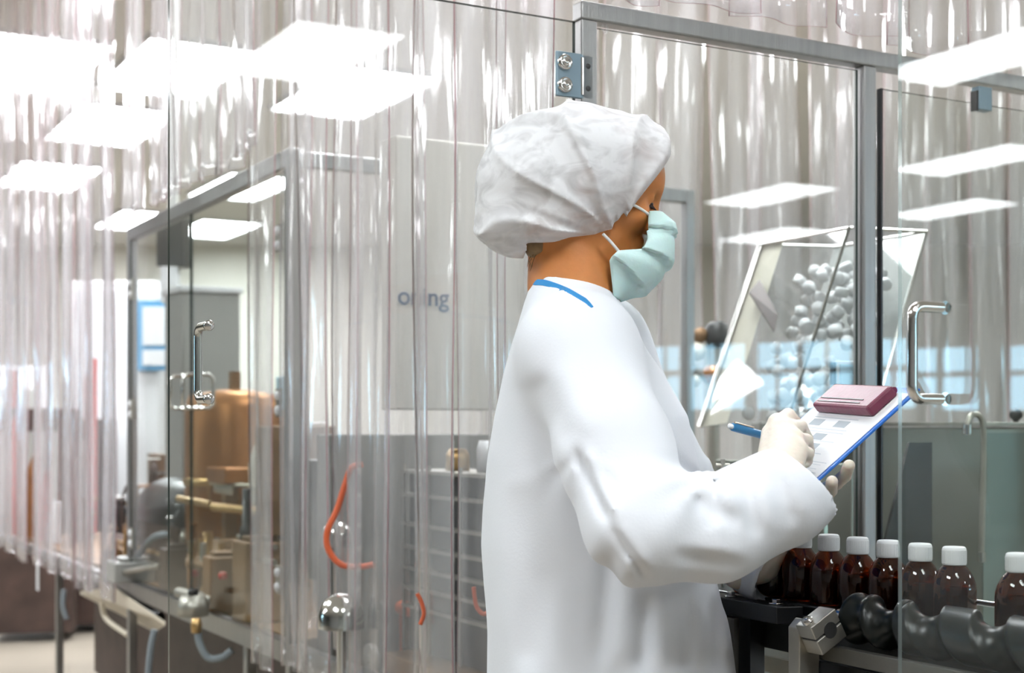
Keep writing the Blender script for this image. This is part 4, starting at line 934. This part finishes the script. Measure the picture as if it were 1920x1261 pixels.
for j, y in enumerate((-.30, -.27, .27, .30)):
    for k in range(n+1):
        a = PI*k/n; r = .15 if 0 < j < 3 else .13; vs.append((math.cos(a)*r*1.1, y, .20+math.sin(a)*r))
MB().add(vs, [(j*(n+1)+k, j*(n+1)+k+1, (j+1)*(n+1)+k+1, (j+1)*(n+1)+k) for j in range(3) for k in range(n)]+[tuple(range(n, -1, -1)), tuple(range(3*(n+1), 4*(n+1)))], 0, True).build('shell', 'black', t)
MB().box((-.165, -.29, 0), (.165, .29, .20)).build('body', 'darkbrown', t, bevel=.004)
for y in (-.03, .03): MB().lathe([(0, .015), (.012, .012), (.015, 0)], 14, T=TR((-.02, y, .35))).build('knob', 'wcap', t)
for y in (-.2, -.05, .12): MB().tube([(-.17, y, .10), (-.17, y+.1, .10)], .008, 8).build('grab_rod', 'brass', t)
# bottle turret / nozzle head in front of the tank
nh = W(430, 905, 4.45); t = thing('nozzle_head', 'brown filling head with a row of small steel nozzles', 'filling head', (nh.x, nh.y, .716), ROT)
zz = nh.z-.716
MB().box((-.045, -.10, zz), (.045, .10, zz+.05)).build('manifold', 'copper', t, bevel=.006); MB().box((-.02, -.02, 0), (.02, .02, zz)).build('column', 'brown', t)
for k in range(7): MB().lathe([(.004, -.035), (.007, -.02), (.007, 0)], 10, T=TR((-.02, -.085+.028*k, zz))).build('nozzle', 'chrome', t)
tr = W(430, 985, 4.3); t = thing('filling_turret', 'round brassy filling turret below the row of nozzles', 'turret', (tr.x, tr.y, .716))
MB().lathe([(0, 0), (.10, 0), (.10, .03), (.06, .05), (.06, .10), (.13, .11), (.13, .135), (.05, .145), (.05, .19), (0, .195)], 32).build('drum', 'brown', t)
for k in range(12):
    a = k*PI/6; MB().tube([(math.cos(a)*.115, math.sin(a)*.115, .136), (math.cos(a)*.115, math.sin(a)*.115, .19)], .010, 10).build('cup', 'brass' if k % 2 else 'alu', t)
for i, (px, py, Y, r, hh, mm, lab) in enumerate(((463, 1015, 3.95, .016, .36, 'darksteel', 'dark upright piston column behind the near door leaf'), (390, 1000, 4.5, .02, .2, 'brass', 'short brass upright beside the turret'), (345, 1000, 4.7, .014, .25, 'alu', 'slim steel upright just right of the dark door edge'), (300, 1010, 4.9, .018, .16, 'brass', 'squat brass upright behind the far door leaf'))):
    p = W(px, py, Y); o = MB().lathe([(r*1.4, 0), (r*1.4, .02), (r, .03), (r, hh*.6), (r*1.3, hh*.62), (r*1.3, hh*.7), (r*.8, hh*.72), (r*.8, hh), (0, hh)], 16).build('upright_column', mm, loc=(p.x, p.y, .716)); tag(o, lab, 'column')
for i, (x0, y0, Y0, x1, y1, Y1, r, mm, lab) in enumerate(((440, 1030, 4.1, 516, 1055, 3.75, .009, 'alu', 'bright guide rod slanting down to the corner post'), (448, 1005, 4.2, 516, 1025, 3.85, .008, 'alu', 'thinner guide rod above the bright one by the corner post'), (250, 1052, 4.9, 322, 1000, 4.7, .012, 'greyhose', 'grey hose arching over the deck behind the far door leaf'),
        (215, 1075, 4.9, 300, 1060, 4.6, .010, 'alu', 'pale rod lying low behind the far door leaf'), (335, 935, 4.6, 395, 945, 4.4, .012, 'brass', 'brass pipe at mid height right of the dark door edge'), (400, 950, 4.3, 500, 960, 4.1, .014, 'brass', 'brass pipe crossing in front of the turret'), (335, 1110, 4.25, 400, 1125, 4.05, .016, 'alu', 'pale bar on the deck near the bottom rail'), (395, 905, 4.5, 500, 912, 4.2, .006, 'cream', 'thin cream rod under the nozzle head'))):
    a = W(x0, y0, Y0); b = W(x1, y1, Y1); c = (a+b)/2+Vector((0, 0, .03 if mm == 'greyhose' else 0)); o = MB().tube([p-c for p in arc_path([a, c, b], 6)], r, 10).build('machine_rod', mm, loc=c); tag(o, lab, 'rod')
mo_ = W(362, 1118, 4.0); t = thing('small_motor', 'small round steel motor on the deck just right of the dark door edge', 'motor', (mo_.x, mo_.y, .716))
MB().lathe([(0, 0), (.045, 0), (.045, .03), (.035, .055), (0, .06)], 20).build('body', 'alu', t); MB().lathe([(0, 0), (.015, 0), (.015, .015), (0, .015)], 14, T=TR((0, 0, .06))).build('cap', 'black', t)
for i, (px, py, Y, w, d, h, mm, lab) in enumerate(((418, 1095, 4.1, .10, .08, .16, 'brown', 'brown gearbox block on the deck under the turret'), (250, 1070, 4.9, .16, .12, .07, 'greyp', 'low grey tray on the deck behind the far door leaf'), (480, 960, 4.25, .07, .10, .28, 'brown', 'tall brown gearbox right of the turret'), (330, 1075, 4.6, .09, .08, .14, 'darkbrown', 'dark gearbox block just left of the dark door edge'), (487, 1110, 3.9, .12, .12, .22, 'brown', 'large brown casing by the corner post'))):
    p = W(px, py, Y); o = MB().box((-w/2, -d/2, 0), (w/2, d/2, h)).box((-w/3, -d/3, h), (w/3, d/3, h+.015)).build('gearbox', mm, loc=(p.x, p.y, .716), rz=ROT, bevel=.006); tag(o, lab, 'gearbox')
for i, (px, py, Y) in enumerate(((418, 1085, 3.98), (365, 1080, 4.35), (505, 1015, 3.95))):
    p = W(px, py, Y); o = MB().lathe([(0, 0), (.012, 0), (.014, .012), (.008, .02), (0, .021)], 14).build('red_button', 'red', loc=p); 
    tag(o, ['small red button on the brown gearbox under the turret', 'small red button low beside the dark door edge', 'small red button near the corner post'][i], 'button')
# overhead bits behind the doors: beam, hanging block
hb2 = W(325, 440, 6.2); t = thing('hanging_unit', 'dark unit hanging from the ceiling behind the dark door edge', 'hanging unit', (hb2.x, hb2.y, 1.95))
MB().box((-.06, -.06, .0), (.06, .06, .22)).build('lower_box', 'darksteel', t, bevel=.004); MB().box((-.02, -.02, .22), (.02, .02, 1.549)).build('drop_pole', 'greyp', t); MB().box((-.04, -.065, -.16), (.03, -.0, -.002)).build('white_lamp', 'white', t)
# room items beyond
t = thing('white_cabinet', 'tall white double cabinet at the back behind the far door leaf', 'cabinet', W(250, 0, 9.2)*1.0, 0); t.location = (W(250, 0, 9.2).x, 9.2, 0)
MB().box((-.42, 0, 0), (.17, .5, 2.2)).build('housing', 'white', t, bevel=.01)
for x in (-.41, -.115): MB().box((x, -.02, .05), (x+.28, -.001, 2.15)).build('door', 'white', t, bevel=.006)
wf = W(283, 625, 8.9); t = thing('notice_board', 'blue framed board with white sheets on the back cabinet, behind the far door leaf', 'notice board', (wf.x, 9.14, wf.z-.22))
MB().box((-.165, 0, 0), (.165, .02, .45)).build('frame', 'bluef', t); MB().box((-.115, -.006, .16), (.03, -.001, .41)).box((-.115, -.006, .03), (.03, -.001, .13)).box((.085, -.006, .17), (.15, -.001, .41)).build('sheet', 'white', t)
for i, (px, py, Y, w, h, mm, lab) in enumerate(((60, 800, 8.2, .46, 1.36, 'darkbrown', 'dark machine behind the strips at the far left'), (150, 830, 8.55, .36, 1.30, 'darkbrown', 'dark machine behind the strips, just left of the far steel post'), (20, 640, 10.5, .5, 1.7, 'white', 'white equipment cupboard at the far left background'))):
    p = W(px, py, Y); o = thing('background_machine', lab, 'machine', (p.x, p.y, 0), .2)
    MB().box((-w/2, 0, .05), (w/2, .5, h)).build('housing', mm, o, bevel=.01); MB().box((-w/2+.05, -.01, h*.55), (w/2-.08, -.001, h*.9)).build('panel', 'greyp', o)
    MB().tube([(-w/4, .1, h), (-w/4, .1, h+.22)], .03, 10).build('stack', 'alu' if i else 'red', o)
for i, (px, py, Y, r, mm) in enumerate(((28, 780, 6.9, .018, 'red'), (170, 690, 7.0, .03, 'red'), (85, 900, 6.6, .03, 'red'), (100, 960, 6.5, .035, 'wcap'), (140, 880, 6.6, .03, 'alu'), (60, 870, 6.8, .03, 'copper'))):
    p = W(px, py, Y); o = MB().tube([(0, 0, 0), (0, 0, p.z-.77), (.02, 0, p.z-.67)], [r, r, r*.5], 10).build('machine_pipe', mm, loc=(p.x, p.y, .72)); tag(o, ['thin red pipe at the far left edge behind strips', 'red pipe just left of the far steel post', 'short red pipe low at the left behind strips', 'white pipe low at the left behind strips', 'steel pipe behind strips near the far steel post', 'copper pipe behind strips at the left'][i], 'pipe')
o = thing('side_table', 'low dark frame under the far left machinery', 'frame', E(1.3, 4.0, 0), ROT); MB().box((0, 0, .46), (.9, 1.6, .50)).build('shelf', 'darkbrown', o)
for x in (0, .86):
    for y in (0, 1.56): MB().box((x, y, 0), (x+.04, y+.04, .46)).build('leg', 'darksteel', o)
# below the rail: notice, tray, hoses
nt_ = W(71, 1070, 6.2); tag(MB().box((-.026, 0, -.085), (.026, .002, .085)).build('notice_sheet', 'white', loc=(nt_.x, nt_.y, nt_.z), rz=ROT-PI/2+PI), 'white notice sheet hanging below the strips at lower left', 'notice')
tr_ = MB().add([tuple(v) for v in (W(150, 1108, 5.6), W(215, 1100, 5.0), W(310, 1165, 4.4), W(290, 1178, 4.9))]+[tuple(v+Vector((0, 0, -.012))) for v in (W(150, 1108, 5.6), W(215, 1100, 5.0), W(310, 1165, 4.4), W(290, 1178, 4.9))], [(0, 1, 2, 3), (7, 6, 5, 4), (0, 4, 5, 1), (1, 5, 6, 2), (2, 6, 7, 3), (3, 7, 4, 0)]).build('drip_tray', 'cream'); tag(tr_, 'slanting beige tray under the bottom rail at lower left', 'tray')
for i, (pts, r, mm, lab) in enumerate(((((252, 1118, 4.9), (262, 1135, 4.8), (285, 1150, 4.7), (300, 1158, 4.65)), .02, 'black', 'thick black cable hooked below the rail left of the dark edge'), (((370, 1175, 3.9), (374, 1205, 3.9), (390, 1232, 3.9), (415, 1232, 3.9), (435, 1218, 3.9)), .010, 'greyhose', 'grey hose with a brass end below the rail'), (((190, 1130, 5.2), (200, 1160, 5.2), (240, 1190, 5.1)), .010, 'cream', 'pale curved hose under the beige tray'), (((290, 1180, 4.3), (282, 1220, 4.3), (275, 1300, 4.3)), .010, 'greyhose', 'grey hose hanging to the bottom edge left of the steel leg'), (((120, 1105, 5.6), (118, 1135, 5.6), (126, 1160, 5.6)), .010, 'greyhose', 'bluish hose hanging at the left below the strips'))):
    P_ = [W(*p) for p in pts]; c = P_[0].copy(); tag(MB().tube([p-c for p in arc_path(P_)], r, 10).build('hose', mm, loc=c), lab, 'hose')
p = W(368, 1172, 3.9); tag(MB().lathe([(0, -.02), (.014, -.02), (.016, 0), (.012, .02), (0, .02)], 12).build('hose_coupling', 'brass', loc=p), 'small brass coupling at the top of the grey hose', 'coupling')
# ================================================================== SEEN THROUGH THE NEAR STRIPS
t = thing('labelled_cabinet', 'pale machine cabinet behind the strips, with dark blue lettering', 'cabinet', E(.10, .95, 0), ROT)
zl = zat(768, .2, .95)
MB().box((0, 0, zl), (.33, .08, 1.90)).build('housing', 'beige', t, bevel=.004); MB().box((.298, .01, 0), (.33, .07, zl-.001)).build('support_leg', 'greyp', t)
def text(body, size, loc, rot, m, name='lettering', parent=None, ext=.0006):
    cu = bpy.data.curves.new(name, 'FONT'); cu.body = body; cu.size = size; cu.extrude = ext; cu.align_x = 'RIGHT'; cu.offset = .0008
    o = bpy.data.objects.new(name+'_t', cu); COL.objects.link(o); dg = bpy.context.evaluated_depsgraph_get(); me = bpy.data.meshes.new_from_object(o.evaluated_get(dg)); me.materials.clear(); me.materials.append(M[m]); print('TXTBB', [tuple(v) for v in (min((v.co.x for v in me.vertices), default=0), max((v.co.x for v in me.vertices), default=0))] if 0 else (min(v.co.x for v in me.vertices), max(v.co.x for v in me.vertices)))
    bpy.data.objects.remove(o); o = bpy.data.objects.new(name, me); COL.objects.link(o); o.parent = parent; o.location = loc; o.rotation_euler = rot; return o
xe = s_at(841, .95); text('oning', .058, (xe-.10, -.0015, zat(574, xe, .95)), (PI/2, 0, 0), 'navy', parent=t)
rk = thing('parts_rack', 'steel rack of dark square bins behind the strips beside the coat', 'rack', E(.22, .22, .72), ROT)
for z in (.12, .165, .21, .26, .315, .385, .44): MB().box((-.005, 0, z-.72+.55), (.0, .95, z-.72+.557)).build('shelf_edge', 'alu', rk, loc=(0, 0, .0)) if False else MB().box((-.006, 0, z-.02), (.16, .95, z-.012)).build('shelf', 'alu', rk)
for y in (0, .16, .32, .48, .64, .80, .94): MB().box((-.004, y, 0), (.002, y+.008, .44)).build('divider', 'alu', rk)
MB().box((.012, .01, .0), (.16, .94, .425)).build('dark_bin_block', 'darksteel', rk)
for i, (y, r, h, mm) in enumerate(((.12, .022, .05, 'wcap'), (.20, .03, .03, 'chrome'), (.34, .025, .06, 'cream'), (.52, .03, .05, 'alu'), (.66, .02, .07, 'wcap'), (.80, .028, .05, 'brass'))):
    tag(MB().lathe([(0, 0), (r, 0), (r, h*.7), (r*.7, h), (0, h)], 16).build('rack_canister', mm, loc=E(.29, .22+y, .72+.429)), ['small white canister', 'low polished canister', 'cream canister', 'steel canister', 'tall white canister', 'brass canister'][i]+' standing on top of the parts rack', 'canister')
t = thing('dark_opening_unit', 'dark machine unit with bright strip edges under the parts rack', 'machine', E(.16, .10, 0), ROT)
MB().box((0, 0, 0), (.225, 1.06, .715)).build('housing', 'brown', t, bevel=.004); MB().box((-.008, .0, .66), (-.001, 1.06, .675)).box((-.008, 0, .60), (-.001, 1.06, .607)).box((-.008, 0, .50), (-.001, 1.06, .51)).build('bright_edge', 'chrome', t); MB().box((-.006, .03, .52), (-.0005, 1.0, .57)).build('dark_slot', 'black', t)
for i, (px, py, Y, r) in enumerate(((640, 1150, 3.0, .045), (632, 1000, 3.35, .035))):
    p = W(px, py, Y); z_ = .80 if i == 0 else .95
    o = MB().lathe([(r*1.1, -.03), (r*1.1, 0), (r*.98, r*.35), (r*.7, r*.75), (r*.3, r*.95), (0, r)], 24).tube([(0, 0, -.03), (0, 0, -(p.z-.3))], .01, 8).build('steel_dome', 'chrome', loc=p); tag(o, ['polished steel dome low behind the near strips', 'smaller steel dome inside the loop of orange hose'][i], 'dome')
oh = [(680, 870), (660, 876), (648, 905), (632, 955), (614, 995), (616, 1030), (640, 1058), (676, 1062), (700, 1058)]; P_ = [W(a, b, 3.05) for a, b in oh]; c = P_[0].copy()
tag(MB().tube([p-c for p in arc_path(P_, 6)], .0068, 12).build('orange_hose', 'orange', loc=c), 'looping orange-red hose behind the near strips', 'hose')
for i, pts in enumerate((((782, 1112), (790, 1128), (795, 1150), (788, 1170)), ((888, 1100), (893, 1135), (905, 1150), (915, 1148)))):
    P_ = [W(a, b, 2.62) for a, b in pts]; c = P_[0].copy(); tag(MB().tube([p-c for p in arc_path(P_, 5)], .004, 8).build('orange_hose', 'orange', loc=c), ['short thin orange hose below the parts rack', 'thin orange hose just behind the coat'][i], 'hose')
for i, (px, py, Y, w, h, mm, lab) in enumerate(((660, 975, 3.5, .16, .30, 'darksteel', 'dark blue-grey box behind the orange hose'), (570, 900, 3.9, .20, .30, 'brown', 'brown casing behind the first strips past the corner post'), (665, 900, 3.55, .05, .10, 'wcap', 'white block above the dark box'), (560, 735, 4.2, .06, .10, 'pcap', 'pale blue box behind the strips right of the corner post'))):
    p = W(px, py, Y); z0 = p.z-h/2; o = MB().box((-w/2, 0, 0), (w/2, .12, h)).box((-.01, .04, -(z0-(.717 if px < 600 else .3))), (.01, .06, 0)).build('machine_box', mm, loc=(p.x, p.y, z0), rz=ROT, bevel=.004); tag(o, lab, 'box')

BUSY = [(o.matrix_world.translation.x, o.matrix_world.translation.y, .16) for o in []]+[(tk.x, tk.y, .2), (fn.x, fn.y, .07), (gb.x, gb.y, .2), (hd_.x, hd_.y, .30), (nh.x, nh.y, .09), (tr.x, tr.y, .16), (mo_.x, mo_.y, .07)]
sp = MB().box((0, 0, 0), (.64, .012, .63)).build('backdrop_panel', 'greyd', loc=E(.06, 1.32, .602), rz=ROT, bevel=.003); tag(sp, 'dull grey backdrop panel added to darken the view behind the orange hose and steel domes', 'panel')  # grey sheet added as a darker backdrop against the bright room
bk = MB().box((0, 0, 0), (.03, 3.2, .40)).build('back_plate', 'brown', loc=E(.64, 2.0, .716), rz=ROT, bevel=.003); tag(bk, 'long brown back plate behind the filling mechanism on the deck', 'panel')
# ---- dense mechanism parts on the deck: one filling machine, one packing unit
def mechanism(name, label, cat, org, span, n, mats, seed, hmax=.4, dens=1.0):
    r = random.Random(seed); t = thing(name, label, cat, org, ROT); sx, sy = span
    for i in range(n):
        x = r.uniform(0, sx); y = r.uniform(0, sy); h = r.uniform(.05, hmax)*(.5+.8*x/sx); mm = r.choice(mats)
        if name == 'filling_machine' and any(abs(org.x+RV.x*x+LV.x*y-a)+abs(org.y+RV.y*x+LV.y*y-b) < c for a, b, c in BUSY): continue
        kd = r.choice(('cylinder', 'valve', 'bracket', 'lever', 'roller', 'block', 'pipe_bend', 'spring_post', 'gear'))
        if kd == 'cylinder': MB().lathe([(0, 0), (.02, 0), (.02, h*.6), (.008, h*.62), (.008, h), (.014, h), (.014, h+.012), (0, h+.013)], 14).build('piston_cylinder', mm, t, loc=(x, y, 0))
        elif kd == 'valve': b = MB().lathe([(0, 0), (.012, 0), (.012, h*.7), (.024, h*.75), (.024, h*.9), (.01, h), (0, h)], 14).build('valve_body', mm, t, loc=(x, y, 0)); MB().tube([(-.03, 0, h*1.03), (.03, 0, h*1.03)], .005, 8).build('valve_handle', 'chrome', b)
        elif kd == 'bracket': MB().box((-.01, -.03, 0), (.0, .03, h)).box((-.01, -.03, h-.012), (.05, .03, h)).build('bracket', mm, t, loc=(x, y, 0), bevel=.002)
        elif kd == 'lever': MB().tube([(0, 0, 0), (0, .01, h*.8), (.03, .03, h)], [.006, .006, .009], 8).build('lever', mm, t, loc=(x, y, 0))
        elif kd == 'roller': MB().tube([(0, -.08, h), (0, .08, h)], .018, 16).box((-.004, -.085, 0), (.004, -.08, h)).box((-.004, .08, 0), (.004, .085, h)).build('roller', mm, t, loc=(x, y, 0))
        elif kd == 'block': MB().box((-.03, -.035, 0), (.03, .035, h*.6)).box((-.02, -.02, h*.6), (.02, .02, h*.75)).build('casting', mm, t, loc=(x, y, 0), bevel=.004)
        elif kd == 'pipe_bend': MB().tube(arc_path([(0, 0, 0), (0, 0, h*.6), (.0, .03, h*.95), (0, .09, h), (0, .14, h*.9), (0, .15, 0)], 5), .007, 10).build('bent_pipe', mm, t, loc=(x, y, 0))
        elif kd == 'gear':
            m = MB(); m.tube([(-.008, 0, h), (.008, 0, h)], .035, 20).box((-.004, -.01, 0), (.004, .01, h)); m.tube([(-.014, 0, h), (.014, 0, h)], .012, 12); m.build('wheel', mm, t, loc=(x, y, 0))
        else:
            m = MB(); m.tube([(math.cos(a*.9)*.012, math.sin(a*.9)*.012, h*.2+h*.6*a/40) for a in range(41)], .0025, 5); m.tube([(0, 0, 0), (0, 0, h)], .005, 8); m.build('spring_post', mm, t, loc=(x, y, 0))
    return t
WARM = ['brown', 'brass', 'copper', 'alud', 'darkbrown', 'brown', 'chrome', 'cream', 'darksteel']
mechanism('filling_machine', 'brassy brown bottle filling mechanism covering the deck behind the paired glass doors', 'machine', E(.09, 1.95, .716), (.50, 1.9), 130, WARM, 5, .46)
mechanism('capping_machine', 'brown mechanism on the deck behind the far strips at the left', 'machine', E(.20, 4.0, .716), (.7, 1.25), 40, WARM, 8, .42)
pk = mechanism('transfer_unit', 'steel and brown transfer unit low behind the strips right of the corner post', 'machine', E(.10, 1.20, .60), (.5, .09), 26, ['alud', 'chrome', 'brown', 'darksteel', 'greyp', 'orange'], 12, .34)
MB().box((0, 0, -.60), (.55, .15, 0)).build('base_box', 'brown', pk, bevel=.004)
